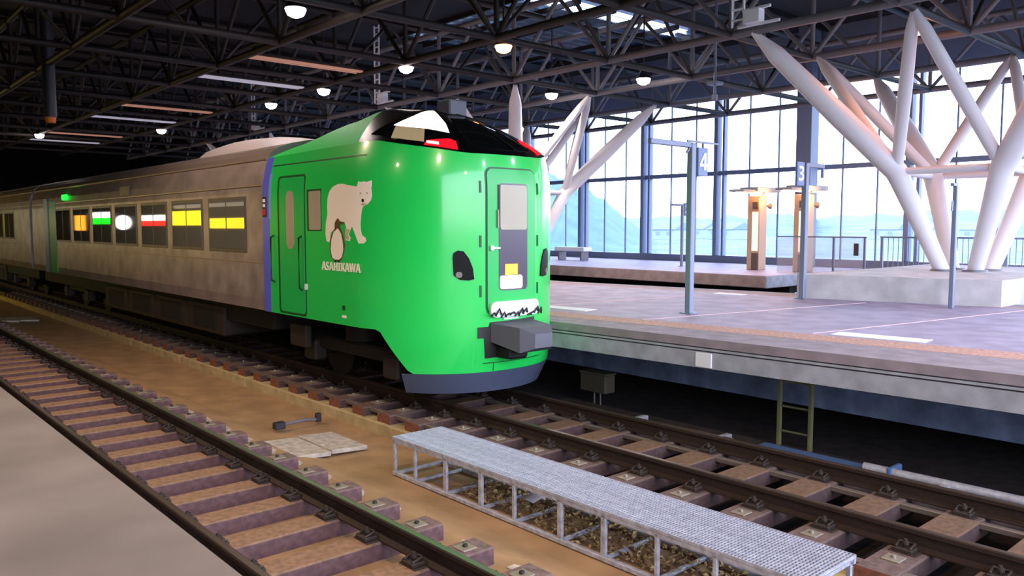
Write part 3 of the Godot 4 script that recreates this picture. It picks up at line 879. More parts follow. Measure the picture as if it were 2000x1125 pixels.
func build_head_car():
	var t := thing("railcar", "bright green front railcar with a tall black cab, polar bear picture and headlights", "train car", P(CX, 0, 7.45))
	var off := -t.position
	var ss := []
	for i in 9: ss.append(-2.0 + i / 8.0)
	for i in range(1, 60): ss.append(-1.0 + i / 30.0)
	for i in 9: ss.append(1.0 + i / 8.0)
	# lower shell
	var rows := []
	var low := func(u): return lerpf(0.43, 0.95, clampf((u - 8.0) / 0.37, 0, 1))
	for j in 15:
		var row := []
		for s in ss:
			var o := outline(s, 1.5)
			var yb := eave(outline(s, 3.0).y)
			var yl: float = low.call(o.y)
			var y := lerpf(yl, yb, j / 14.0)
			o = outline(s, y)
			row.append(P(CX + o.x, y, o.y) + off)
		rows.append(row)
	var st := st_new(); add_sheet(st, rows, P(CX, 1.8, 9.6) + off)
	var shell := part("body_shell", done(st), "green_paint", t)
	# roof: black cab in front, green behind
	for z in 3:
		rows = []
		for j in 15:
			var row := []
			for s in ss:
				if (z == 0 and absf(s) <= 1.0001) or (z == 1 and s <= -0.999) or (z == 2 and s >= 0.999): row.append(dome(s, j / 14.0) + off)
			rows.append(row)
		st = st_new(); add_sheet(st, rows, P(CX, 2.0, 9.6) + off)
		part("cab_roof" if z == 0 else "roof_fairing", done(st), "black_gloss" if z == 0 else "green_roof", t)
	var D := func(poly, lift, called, m, cell := 0.06, parent: Node3D = t): return part(called, shift(skin(f_dome, poly, lift, cell), off), m, parent)
	var S := func(poly, lift, called, m, cell := 0.12, parent: Node3D = t): return part(called, shift(skin(f_side, poly, lift, cell), off), m, parent)
	var Fr := func(poly, lift, called, m, cell := 0.12, parent: Node3D = t): return part(called, shift(skin(f_front, poly, lift, cell), off), m, parent)
	var shade := func(x): return x
	# cab glazing
	D.call(pv([-0.24, 0.07, 0.24, 0.07, 0.26, 0.78, -0.26, 0.78]), 0.006, "windscreen", "cab_glass")
	var sw = D.call(pv([-0.30, 0.05, -0.31, 0.42, -0.40, 0.82, -0.55, 0.66, -0.76, 0.34, -0.90, 0.10, -0.62, 0.05]), 0.006, "side_window", "cab_glass")
	D.call(pv([-0.325, 0.25, -0.33, 0.42, -0.405, 0.78, -0.54, 0.62, -0.70, 0.34, -0.74, 0.26]), 0.010, "headlight_lens", "cab_light", 0.06, sw)
	D.call(pv([-0.50, 0.06, -0.50, 0.24, -0.72, 0.25, -0.72, 0.06]), 0.010, "warm_interior_glow", "cab_warm", 0.06, sw)  # lit cab interior imitated by a glowing patch, no lamp here
	D.call(pv([-0.30, 0.025, -0.30, 0.13, -0.34, 0.15, -0.48, 0.08, -0.50, 0.025]), 0.013, "tail_lamp", "tail_red", 0.05, sw)
	D.call(pv([-0.41, 0.04, -0.41, 0.075, -0.485, 0.07, -0.485, 0.04]), 0.016, "lamp_reflector", "tail_white", 0.05, sw)
	D.call(pv([0.30, 0.05, 0.31, 0.42, 0.40, 0.82, 0.55, 0.66, 0.76, 0.34, 0.90, 0.10, 0.62, 0.05]), 0.006, "side_window", "cab_glass")
	D.call(pv([0.305, 0.03, 0.30, 0.20, 0.34, 0.23, 0.52, 0.13, 0.56, 0.03]), 0.013, "tail_lamp", "tail_red", 0.05)
	for s in [0.06, 0.20]:
		part("wiper", tube([f_dome(Vector2(s, 0.06), 0.03) + off, f_dome(Vector2(s - 0.03, 0.55), 0.035) + off], [0.012, 0.008], 6), "ink", t)
	part("roof_box", box(Vector3(0.3, 0.22, 0.3), 0.02), "coupler_cover", t, P(CX + 0.22, 3.80, 8.95) + off)
	# front door
	Fr.call(rrect(-0.395, 1.13, 0.415, 2.91, 0.09), 0.004, "door_seal", "green_dark")
	var door = Fr.call(rrect(-0.375, 1.15, 0.395, 2.89, 0.08), 0.016, "end_door", "green_door")
	Fr.call(rrect(-0.22, 1.42, 0.24, 2.72, 0.05), 0.02, "door_panel", "panel_plum", 0.12, door)
	Fr.call(rrect(-0.205, 2.16, 0.225, 2.70, 0.03), 0.026, "door_window", "window_cream", 0.12, door)  # pale reflection in the pane is painted as cream
	Fr.call(rect(-0.235, 2.35, -0.215, 2.70), 0.03, "window_edge", "ink", 0.12, door)
	Fr.call(rect(-0.13, 1.61, 0.06, 1.74), 0.028, "amber_display_lamp", "led_amber", 0.12, door)
	Fr.call(rrect(-0.205, 1.44, 0.14, 1.60, 0.03), 0.028, "headlight", "headlight_white", 0.12, door)
	Fr.call(rrect(-0.25, 2.18, -0.235, 2.40, 0.006), 0.04, "grab_bar", "washer", 0.12, door)
	var hd = Fr.call(rrect(-0.345, 1.91, -0.305, 1.97, 0.015), 0.05, "handle", "white_paint", 0.12, door)
	Fr.call(rrect(-0.31, 1.93, -0.22, 1.95, 0.008), 0.055, "handle_lever", "white_paint", 0.12, door)
	for y in [1.35, 1.95, 2.6]:
		for x in [-0.46, 0.475]: Fr.call(rect(x - 0.012, y, x + 0.012, y + 0.14), 0.01, "hinge", "green_dark")
	Fr.call(rrect(-0.35, 1.10, 0.42, 1.29, 0.07), 0.06, "step_plate", "white_paint", 0.06)
	for k in 12:
		var x := -0.36 + 0.068 * k
		var y0 := 1.115 + 0.02 * sin(k * 2.1)
		part("cable_loop", tube([f_front(Vector2(x, y0), 0.07) + off, f_front(Vector2(x + 0.03, y0 + 0.05 + 0.03 * sin(k * 1.3)), 0.10) + off, f_front(Vector2(x + 0.07, y0 + 0.005), 0.07) + off], [0.012, 0.012, 0.012], 6), "ink", t)
	# lamp pods low on the nose
	for s in [-1, 1]:
		var pod := []
		for p in [[0.775, 1.83], [0.765, 1.885], [0.72, 1.915], [0.66, 1.905], [0.60, 1.82], [0.555, 1.70], [0.54, 1.57], [0.60, 1.555], [0.70, 1.565], [0.765, 1.62]]:
			pod.append(s * p[0]); pod.append(p[1])
		var pd = Fr.call(pv(pod), 0.014, "lamp_pod", "black_gloss", 0.06)
		Fr.call(rrect(s * 0.71 - 0.035, 1.59, s * 0.71 + 0.035, 1.66, 0.03), 0.018, "lamp_lens", "frame_grey", 0.06, pd)
	# coupler and its opening
	Fr.call(pv([-0.50, 0.85, -0.50, 0.985, -0.36, 0.985, -0.34, 1.04, 0.40, 1.06, 0.42, 0.62, -0.40, 0.60, -0.42, 0.85]), 0.006, "coupler_opening", "ink")
	st = st_new()
	var c0 := [Vector3(-0.33, 0.80, 0.0), Vector3(0.36, 0.80, 0.0), Vector3(0.36, 1.03, 0.0), Vector3(-0.33, 1.03, 0.0)]
	var c1 := [Vector3(-0.24, 0.70, 0.42), Vector3(0.28, 0.70, 0.42), Vector3(0.28, 1.0, 0.42), Vector3(-0.24, 1.0, 0.42)]
	var c2 := [Vector3(-0.12, 0.76, 0.56), Vector3(0.16, 0.76, 0.56), Vector3(0.16, 0.93, 0.56), Vector3(-0.12, 0.93, 0.56)]
	for pr in [[c0, c1], [c1, c2]]:
		for k in 4: quad(st, pr[0][k], pr[0][(k + 1) % 4], pr[1][(k + 1) % 4], pr[1][k], Vector3(0, 0.87, 0.2))
	quad(st, c2[0], c2[1], c2[2], c2[3], Vector3(0, 0.87, 0.0)); quad(st, c0[0], c0[1], c0[2], c0[3], Vector3(0, 0.87, 0.4))
	part("coupler_cover", done(st), "coupler_cover", t, Vector3(0, 0, -0.02))
	part("coupler_knuckle", box(Vector3(0.3, 0.16, 0.3), 0.03), "underframe", t, Vector3(-0.1, 0.68, 0.10))
	Fr.call(rect(-0.15, 1.065, 0.08, 1.085), 0.02, "name_strip", "white_paint")
	Fr.call(rect(-0.42, 0.535, 0.55, 0.545), 0.004, "panel_seam", "green_dark"); Fr.call(rect(-0.28, 0.44, -0.27, 0.54), 0.004, "panel_seam", "green_dark")
	# plough under the nose
	rows = []
	for j in 5:
		var row := []
		for i in 33:
			var s := -0.64 + 1.28 * i / 32.0
			var o := outline(s, 0.45)
			var y := lerpf(0.43, 0.17, j / 4.0)
			var q := 1.0 - 0.10 * j / 4.0
			row.append(P(CX + o.x * q, y, o.y + 0.08 * j / 4.0) + off)
		rows.append(row)
	st = st_new(); add_sheet(st, rows, P(CX, 0.4, 9.0) + off)
	part("snow_plough", done(st), "plough", t)
	# side: bands, doors, windows
	S.call(rect(11.15, 0.95, 11.37, 3.2), 0.004, "blue_band", "stripe_blue")
	S.call(rect(11.10, 2.3, 11.16, 2.95), 0.005, "sky_band", "stripe_sky")
	S.call(rrect(10.05, 0.97, 10.88, 2.905, 0.06), 0.003, "door_recess", "green_dark")
	var cd = S.call(rrect(10.08, 1.0, 10.82, 2.875, 0.05), 0.008, "crew_door", "green_door")
	S.call(rrect(10.37, 1.885, 10.60, 2.69, 0.10), 0.012, "door_window", "window_cream", 0.12, cd)
	S.call(rect(9.60, 2.14, 9.99, 2.69), 0.004, "window_seal", "green_dark")
	S.call(rrect(9.615, 2.155, 9.935, 2.665, 0.02), 0.008, "crew_window", "window_cream")
	for r in [[10.16, 1.33, 2.07], [11.02, 1.4, 2.07]]:
		part("handrail", tube([f_side(Vector2(r[0], r[1]), 0.0) + off, f_side(Vector2(r[0], r[1] + 0.03), 0.05) + off, f_side(Vector2(r[0], r[2] - 0.03), 0.05) + off, f_side(Vector2(r[0], r[2]), 0.0) + off], [0.014, 0.014, 0.014, 0.014], 8), "green_dark", t)
	S.call(rrect(10.02, 1.34, 10.09, 1.42, 0.02), 0.01, "door_valve", "white_paint")
	S.call(rrect(9.02, 1.14, 9.09, 1.20, 0.02), 0.006, "hatch", "green_dark"); S.call(rrect(9.0, 1.04, 9.1, 1.075, 0.01), 0.006, "tag_plate", "bear_cream")
	var np = S.call(rect(11.235, 2.34, 11.36, 2.63), 0.012, "car_number_plate", "plate_dark")
	S.call(rect(11.25, 2.36, 11.345, 2.45), 0.016, "red_square", "plate_red", 0.12, np)
	for y in [2.48, 2.55]: S.call(rect(11.26, y, 11.335, y + 0.045), 0.016, "mark", "sign_white", 0.12, np)
	S.call(rect(8.6, 3.06, 11.1, 3.075), 0.006, "roof_seam", "green_dark")
	# bear and penguin picture
	var bear := [8.688, 2.748, 8.64, 2.736, 8.579, 2.744, 8.537, 2.733, 8.498, 2.741, 8.457, 2.75, 8.451, 2.71, 8.459, 2.652, 8.443, 2.573, 8.461, 2.515, 8.516, 2.467, 8.587, 2.448, 8.616, 2.409, 8.633, 2.339, 8.651, 2.24, 8.647, 2.16, 8.625, 2.09, 8.564, 2.061, 8.551, 2.021, 8.596, 1.991, 8.688, 1.99, 8.721, 2.039, 8.761, 2.109, 8.825, 2.2, 8.864, 2.159, 8.914, 2.098, 8.868, 2.058, 8.888, 2.017, 8.98, 2.026, 8.994, 2.098, 8.964, 2.18, 9.002, 2.251, 9.102, 2.262, 9.187, 2.241]
	bear.append_array([9.273, 2.158, 9.36, 2.116, 9.382, 2.031, 9.405, 1.993, 9.47, 2.009, 9.498, 2.094, 9.483, 2.242, 9.436, 2.348, 9.44, 2.453, 9.428, 2.558, 9.383, 2.64, 9.297, 2.7, 9.169, 2.732, 9.047, 2.732, 8.927, 2.711, 8.811, 2.697, 8.711, 2.683, 8.698, 2.718])
	var bp = S.call(pv(bear), 0.003, "polar_bear_picture", "bear_cream")
	S.call(ellipse(8.598, 2.512, 0.022, 0.022), 0.005, "bear_nose", "ink", 0.12, bp)
	for e in [[8.64, 2.60], [8.522, 2.60]]: S.call(ellipse(e[0], e[1], 0.009, 0.007), 0.005, "bear_eye", "ink", 0.12, bp)
	S.call(pv([8.88, 2.06, 8.92, 2.10, 8.875, 2.16, 8.985, 2.17, 8.995, 2.10, 8.975, 2.04, 8.90, 2.03]), 0.0045, "bear_far_leg", "bear_shade", 0.12, bp)
	S.call(pv([8.64, 2.46, 8.60, 2.485, 8.55, 2.475, 8.52, 2.487, 8.55, 2.462, 8.59, 2.45]), 0.0045, "bear_mouth", "bear_shade", 0.12, bp)
	var pg := [9.163, 2.303, 9.113, 2.262, 9.021, 2.253, 9.011, 2.237, 9.125, 2.225, 9.105, 2.179, 9.034, 2.077, 9.003, 1.964, 9.035, 1.871, 9.077, 1.798, 9.139, 1.76, 9.264, 1.761, 9.35, 1.796, 9.392, 1.905, 9.366, 2.032, 9.315, 2.116, 9.251, 2.169, 9.248, 2.242, 9.206, 2.283]
	var pp = S.call(pv(pg), 0.006, "penguin_picture", "penguin_brown")
	S.call(pv([9.168, 2.175, 9.274, 2.127, 9.335, 2.032, 9.36, 1.905, 9.325, 1.801, 9.253, 1.775, 9.139, 1.778, 9.072, 1.82, 9.04, 1.912, 9.055, 2.015, 9.09, 2.11]), 0.008, "penguin_belly", "bear_cream", 0.12, pp)
	S.call(pv([9.25, 1.765, 9.29, 1.745, 9.21, 1.745]), 0.008, "penguin_foot", "ink", 0.12, pp); S.call(pv([9.17, 1.765, 9.18, 1.745, 9.10, 1.745]), 0.008, "penguin_foot", "ink", 0.12, pp)
	var tm := TextMesh.new(); tm.text = "ASAHIKAWA"; tm.depth = 0.006
	var sf := SystemFont.new(); sf.font_names = PackedStringArray(["Droid Sans"]); sf.font_weight = 700
	tm.font = sf; tm.font_size = 64; tm.pixel_size = 0.0023
	var tw := tm.get_aabb().size
	part("lettering", tm, "bear_cream", t, P(CX - HW - 0.004, 1.683, 9.125) + off, Basis(Vector3.UP, -PI / 2) * Basis().scaled(Vector3(0.97 / maxf(tw.x, 0.01), 0.112 / maxf(tw.y, 0.01), 1.0)))
	# silver body behind the head
	car_body(t, off, 11.37, 26.85, true)
	bogie(t, P(0, 0, 9.55 - NU), true)
	bogie(t, P(0, 0, 23.6 - NU), false)

func ellipse(x: float, y: float, a: float, b: float) -> PackedVector2Array:
	var p := PackedVector2Array()
	for k in 14: p.append(Vector2(x + a * cos(TAU * k / 14), y + b * sin(TAU * k / 14)))
	return p

func shift(m: ArrayMesh, off: Vector3) -> ArrayMesh:
	var s := SurfaceTool.new(); s.begin(Mesh.PRIMITIVE_TRIANGLES)
	s.append_from(m, 0, Transform3D(Basis.IDENTITY, off))
	return s.commit()

func bogie(t: Node3D, at: Vector3, front: bool):
	var bg := part("bogie", box(Vector3(2.1, 0.18, 2.9), 0.03), "underframe", t, at + Vector3(0, 0.56, 0))
	for w in [-1.05, 1.05]:
		for s in [-1, 1]:
			part("wheel", tube([Vector3(s * 0.56 - 0.065, 0, 0), Vector3(s * 0.56 + 0.065, 0, 0)], [0.41, 0.41], 24), "underframe", bg, Vector3(0, -0.15, w))
			part("axle_box", box(Vector3(0.2, 0.3, 0.36), 0.03), "skirt_brown", bg, Vector3(s * 1.02, -0.12, w))
		part("axle", tube([Vector3(-0.95, 0, 0), Vector3(0.95, 0, 0)], [0.08, 0.08], 12), "underframe", bg, Vector3(0, -0.15, w))
	part("air_spring", tube([Vector3(0, 0.05, 0), Vector3(0, 0.32, 0)], [0.24, 0.24], 16), "underframe", bg, Vector3(-0.85, 0.05, 0))
	part("air_spring", tube([Vector3(0, 0.05, 0), Vector3(0, 0.32, 0)], [0.24, 0.24], 16), "underframe", bg, Vector3(0.85, 0.05, 0))
	if front: part("bogie_step", box(Vector3(0.1, 0.32, 0.5), 0.02), "skirt_brown", bg, Vector3(-1.2, 0.08, -1.15))

func car_body(t: Node3D, off: Vector3, u0: float, u1: float, first: bool):
	var hp := [[-1.40, 0.95], [-1.43, 1.12], [-1.43, 2.7], [-1.405, 2.95], [-1.36, 3.12], [-1.33, 3.2]]
	var poly := PackedVector2Array()
	for p in hp: poly.append(Vector2(CX + p[0], p[1]))
	for i in hp.size(): poly.append(Vector2(CX - hp[hp.size() - 1 - i][0], hp[hp.size() - 1 - i][1]))
	var body := part("car_body", shift(prism(poly, -u0, -u1), off), "steel_body", t)
	var rp := PackedVector2Array()
	for k in 13:
		var a := PI * k / 12.0
		rp.append(Vector2(CX + 1.33 * cos(a), 3.19 + 0.37 * sin(a)))
	part("car_roof", shift(prism(rp, -u0, -u1), off), "steel_roof", t)
	part("gutter", box(Vector3(0.03, 0.035, u1 - u0), 0.008), "steel_bead", t, P(CX - 1.345, 3.19, (u0 + u1) / 2.0) + off)
	for y in [1.66, 2.80]: part("bead", box(Vector3(0.012, 0.02, u1 - u0 - 0.1), 0.004), "steel_bead", t, P(CX - HW, y, (u0 + u1) / 2.0) + off)
	part("underfloor", box(Vector3(2.4, 0.35, u1 - u0 - 0.4), 0.02), "underframe", t, P(CX, 0.8, (u0 + u1) / 2.0) + off)
	# equipment skirts
	var a := u0 + (2.0 if first else 5.0)
	for k in 4:
		var n := 1.75
		var sk := part("equipment_case", box(Vector3(2.5, 0.5, n - 0.03), 0.02), "skirt_brown", t, P(CX, 0.60, a + n * (k + 0.5)) + off)
		part("case_hatch", box(Vector3(0.02, 0.34, n * 0.6), 0.005), "underframe", sk, Vector3(-1.255, 0.0, 0))
	# windows
	var w0 := u0 + 0.63
	var n_win := 7 if first else 9
	if not first: w0 = u0 + 2.3
	for k in n_win:
		var c := w0 + 0.7 + 1.755 * k
		part("window_frame", box(Vector3(0.02, 0.86, 1.50), 0.006), "frame_grey", t, P(CX - HW + 0.001, 2.225, c) + off)
		var gl := part("window", box(Vector3(0.02, 0.76, 1.40), 0.004), "car_glass", t, P(CX - HW - 0.004, 2.225, c) + off)
		part("window_bar", box(Vector3(0.014, 0.76, 0.03), 0.003), "frame_grey", gl, Vector3(-0.006, 0, 0.0))
	# rear door
	var du := u1 - 2.3
	if first:
		part("door_panel", box(Vector3(0.02, 1.90, 0.75), 0.01), "green_paint", t, P(CX - HW - 0.002, 1.92, du - 0.2) + off)
		part("door_edge", box(Vector3(0.02, 1.92, 0.12), 0.005), "green_dark", t, P(CX - HW - 0.003, 1.92, du + 0.28) + off)
		part("door_stripe", box(Vector3(0.02, 2.0, 0.4), 0.005), "stripe_sky", t, P(CX - HW - 0.001, 1.95, du + 0.55) + off)
		part("side_signal_lamp", box(Vector3(0.06, 0.14, 0.42), 0.02), "green_lamp", t, P(CX - HW - 0.02, 2.93, 22.9) + off)
		part("vent", box(Vector3(0.02, 0.20, 0.62), 0.004), "frame_grey", t, P(CX - HW + 0.004, 2.93, 18.0) + off)
		var ac := rooftop()
		part("roof_unit", ac, "roof_unit", t, P(CX, 3.50, 13.7) + off)

func rooftop() -> ArrayMesh:
	var st := st_new()
	var rows := []
	for i in 9:
		var z := lerpf(-1.5, 1.5, i / 8.0)
		var k := sqrt(maxf(0.0, 1.0 - pow(absf(z) / 1.5, 3.0))) * 0.9 + 0.1
		var row := []
		for j in 9:
			var a := PI * j / 8.0
			row.append(Vector3(-1.0 * cos(a), -0.12 + 0.36 * k * pow(sin(a), 0.6), z))
		rows.append(row)
	add_sheet(st, rows, Vector3(0, -0.2, 0))
	return done(st)

func build_rear_cars():
	var t := thing("railcar", "silver railcar coupled behind the green front car, at the left edge", "train car", P(CX, 0, 27.2))
	car_body(t, -t.position, 27.2, 47.0, false)
	bogie(t, P(0, 0, 3.3), false); bogie(t, P(0, 0, 16.5), false)
	part("gangway", box(Vector3(1.6, 2.1, 0.4), 0.04), "underframe", t, P(0, 2.0, -0.17))

# ---------------------------------------------------------------- platform furniture
func text_mesh(s: String, h: float, depth := 0.01) -> TextMesh:
	var tm := TextMesh.new(); tm.text = s; tm.depth = depth
	var sf := SystemFont.new(); sf.font_names = PackedStringArray(["Droid Sans"]); sf.font_weight = 700
	tm.font = sf; tm.font_size = 64; tm.pixel_size = h / 48.0
	return tm

func sign_post(called: String, label: String, x: float, u: float, h: float, num: String, r: float, arm: float, sign_side: float, sign_y: float):
	var t := thing(called, label, "sign post", P(x, 0.9, u))
	part("post", box(Vector3(r * 2, h, r * 2), 0.01), "post_grey", t, Vector3(0, h / 2, 0))
	part("foot_plate", box(Vector3(r * 4, 0.015, r * 4), 0.003), "post_grey", t, Vector3(0, 0.008, 0))
	part("arm", box(Vector3(absf(arm), 0.075, 0.07), 0.008), "post_grey", t, Vector3(arm / 2, h - 0.03, 0))
	var s := part("sign_panel", box(Vector3(0.24, 0.42, 0.05), 0.008), "sign_blue", t, Vector3(sign_side, sign_y, 0.0))
	part("numeral", text_mesh(num, 0.27), "sign_white", s, Vector3(0, 0, 0.028))
	part("numeral", text_mesh(num, 0.27), "sign_white", s, Vector3(0, 0, -0.028), Basis(Vector3.UP, PI))
	return t

func build_platform_things():
	var t = sign_post("sign_post", "tall grey post with a long arm and the number 4 sign", 9.97, 7.28, 2.52, "4", 0.05, -0.98, 0.26, 2.26)
	part("sign_hanger", box(Vector3(0.78, 0.03, 0.03), 0.004), "post_grey", t, Vector3(0.28, 2.55, 0))
	part("hanger_stub", box(Vector3(0.03, 0.10, 0.03), 0.004), "post_grey", t, Vector3(0.28, 2.50, 0))
	part("brace", box(Vector3(0.12, 0.03, 0.03), 0.004), "post_grey", t, Vector3(-0.08, 2.42, 0), Basis(Vector3(0, 0, 1), 0.8))
	t = sign_post("sign_post", "grey post with the number 3 sign, right of the lit shelters", 13.5, 7.4, 2.42, "3", 0.05, 0.62, -0.2, 2.22)
	part("arm", box(Vector3(0.05, 0.2, 0.05), 0.006), "post_grey", t, Vector3(0.6, 2.28, 0))
	t = sign_post("sign_post", "thin far post with the small number 2 sign, behind post 4", 21.6, 16.1, 2.02, "2", 0.04, -0.55, 0.0, 0)
	for c in t.get_children():
		if String(c.name).begins_with("sign_panel"): c.position = Vector3(0.2, 1.85, 0)
	var p := thing("lamp_post", "slim dark post with a short crook, in front of the plinth", "post", P(13.7, 0.9, 4.97))
	part("post", box(Vector3(0.07, 1.98, 0.07), 0.008), "post_grey", p, Vector3(0, 0.99, 0))
	part("crook", box(Vector3(0.13, 0.05, 0.06), 0.006), "post_grey", p, Vector3(-0.09, 1.95, 0))
	part("hanging_tag", box(Vector3(0.04, 0.16, 0.02), 0.004), "post_grey", p, Vector3(-0.12, 1.62, 0))
	# dark hanging pole at upper left
	p = thing("hanging_pole", "dark pole hanging from the roof at upper left, orange tip", "pole", P(4.62, 6.0, 21.6))
	part("pole", tube([Vector3(0, 2.5, 0), Vector3(0, -1.25, 0)], [0.14, 0.14], 14), "pole_dark", p)
	part("end_cap", tube([Vector3(0, -1.25, 0), Vector3(0, -1.38, 0)], [0.12, 0.10], 14), "orange_cap", p)

func kiosk(label: String, x: float, u: float, canopy: float):
	var t := thing("shelter_kiosk", label, "kiosk", P(x, 0.9, u), "lit shelter kiosks on the farther platform")
	part("pillar", box(Vector3(0.42, 2.2, 0.40), 0.02), "kiosk", t, Vector3(0, 1.1, 0))
	part("notice_board", box(Vector3(0.02, 1.15, 0.2), 0.004), "kiosk_screen", t, Vector3(-0.215, 1.15, 0.07))
	part("dark_panel", box(Vector3(0.03, 0.2, 0.18), 0.004), "kiosk_dark", t, Vector3(-0.218, 1.92, 0.07))
	part("dark_base", box(Vector3(0.03, 0.5, 0.22), 0.004), "kiosk_dark", t, Vector3(-0.218, 0.26, 0.08))
	part("canopy", box(Vector3(1.3, 0.13, 0.6), 0.02), "fascia", t, Vector3(0.15, 2.38, 0))
	part("canopy", box(Vector3(0.8, 0.07, 0.5), 0.02), "fascia", t, Vector3(-0.75, 2.33, 0))
	part("tube_lamp", box(Vector3(1.7, 0.04, 0.16), 0.01), "kiosk_tube", t, Vector3(-0.2, 2.285, 0.0))
	part("bracket", box(Vector3(0.3, 0.04, 0.04), 0.01), "kiosk_dark", t, Vector3(-0.1, 2.22, 0.21), Basis(Vector3(0, 0, 1), 0.5))
	part("speaker_horn", tube([Vector3(0, 0, 0), Vector3(0.1, 0, 0.05)], [0.03, 0.1], 10), "grey_steel", t, Vector3(0.34, 1.9, 0.12))
	omni(P(x - 0.2, 0.9 + 2.2, u - 0.35), Color(1.0, 0.66, 0.34), 2.2, 0.2)

func build_far_things():
	kiosk("lit shelter kiosk on the farther platform, left and broader of the two", 21.5, 13.3, 1.7)
	kiosk("lit shelter kiosk half behind the number 3 post", 21.4, 11.75, 1.5)
	# white bench by the windows
	var b := thing("bench", "white bench on the farther platform right of the train's nose", "bench", P(22.6, 0.9, 22.0))
	part("seat", box(Vector3(0.5, 0.16, 1.6), 0.03), "white_paint", b, Vector3(0, 0.42, 0))
	for z in [-0.6, 0.6]: part("leg", box(Vector3(0.4, 0.36, 0.08), 0.01), "grey_steel", b, Vector3(0, 0.18, z))
	# glass fence and railing
	var f := thing("glass_fence", "glass fence panels at the end of the farther platform", "fence", P(19.3, 0.885, 9.0))
	for k in 3:
		part("glass_panel", box(Vector3(0.015, 0.95, 0.72), 0.003), "fence_glass", f, P(0, 0.56, 0.4 + 0.78 * k))
		part("post", box(Vector3(0.05, 1.06, 0.05), 0.005), "post_grey", f, P(0, 0.53, 0.78 * k))
	part("top_rail", box(Vector3(0.04, 0.03, 2.4), 0.005), "post_grey", f, P(0, 1.05, 1.15))
	part("notice", box(Vector3(0.02, 0.3, 0.12), 0.003), "kiosk_dark", f, P(-0.02, 0.75, 0.2))
	f = thing("bar_railing", "thin metal bar railing behind the white steel columns", "railing", P(19.9, 0.885, 2.0))
	part("top_rail", box(Vector3(0.04, 0.04, 6.9), 0.005), "post_grey", f, P(0, 1.05, 3.45))
	part("bottom_rail", box(Vector3(0.03, 0.03, 6.9), 0.005), "post_grey", f, P(0, 0.12, 3.45))
	for k in 6: part("post", box(Vector3(0.06, 1.06, 0.06), 0.005), "post_grey", f, P(0, 0.53, 0.05 + 1.36 * k))
	for k in 56: part("bar", box(Vector3(0.014, 0.93, 0.014), 0.0), "post_grey", f, P(0, 0.58, 0.12 * k + 0.1))

func build_lamps():
	var house := tube([Vector3(0, 0.22, 0), Vector3(0, 0.16, 0), Vector3(0, 0.04, 0), Vector3(0, -0.02, 0)], [0.05, 0.10, 0.17, 0.19], 16)
	var disc := tube([Vector3(0, -0.015, 0), Vector3(0, -0.04, 0), Vector3(0, -0.13, 0), Vector3(0, -0.17, 0)], [0.17, 0.18, 0.14, 0.06], 16)
	var stem := tube([Vector3(0, 0.2, 0), Vector3(0, 2.47, 0)], [0.02, 0.02], 6)
	var W := Color(1.0, 0.92, 0.88)
	var O := Color(1.0, 0.60, 0.34)
	for k in [[11.1, 20.4, 0, "white floodlight hanging above the train's roof, brightest left of the cab"], [11.15, 23.8, 0, "small white floodlight above the train's roof, leftmost of three"], [10.98, 16.2, 0, "white floodlight just above the black cab roof"], [16.4, 13.5, 0, "white floodlight among the trusses right of the cab, above the windows"], [16.3, 16.75, 0, "white floodlight among the trusses above the windscreen's right end"], [6.67, 13.2, 0, "white floodlight at the top edge left of centre"], [11.25, 13.0, 1, "orange floodlight under the skylight"], [16.05, 6.6, 1, "orange floodlight at upper right between the white columns"], [10.9, 33.0, 0, "distant white floodlight over the train's rear, second from the left edge"], [7.7, 38.0, 0, "distant white floodlight nearest the left edge"]]:
		var at := P(k[0], 5.97, k[1])
		var t := thing("floodlight", k[3], "lamp", at)
		part("housing", house, "pole_dark", t)
		part("stem", stem, "pole_dark", t)
		part("glowing_lamp", disc, "lamp_white" if k[2] == 0 else "lamp_orange", t)
		spot(at + Vector3(0, -0.1, 0), at + Vector3(0, -5, 0), W if k[2] == 0 else O, (5.0 if k[0] < 7.0 else 12.0) if k[2] == 0 else 3.0, 80.0, 0.12)
		omni(at + Vector3(0.0, -0.02, 0), W if k[2] == 0 else O, 0.9 if k[2] == 0 else 0.6, 0.1)
	# strip lights between the trusses
	for k in [[20.95, 0], [17.85, 1], [27.5, 1], [31.0, 0], [37.5, 1], [41.0, 0]]:
		var t := thing("strip_light", "%s strip light across the dark roof, %s from the viewer" % ["cool white" if k[1] == 0 else "pinkish", {20.95: "second", 17.85: "nearest", 27.5: "third", 31.0: "fourth", 37.5: "fifth", 41.0: "sixth"}[k[0]]], "strip light", P(9.3, 6.02, k[0]), "strip lights under the roof")
		part("tray", box(Vector3(2.9, 0.05, 0.5), 0.01), "roof_deck", t, Vector3(0, 0.05, 0))
		part("tube_lamp", box(Vector3(2.85, 0.04, 0.17), 0.015), "tube_white" if k[1] == 0 else "tube_pink", t, Vector3(0, 0.0, 0.08))
		part("thin_tube_lamp", box(Vector3(2.85, 0.03, 0.05), 0.01), "tube_white" if k[1] == 0 else "tube_pink", t, Vector3(0, 0.0, -0.16))

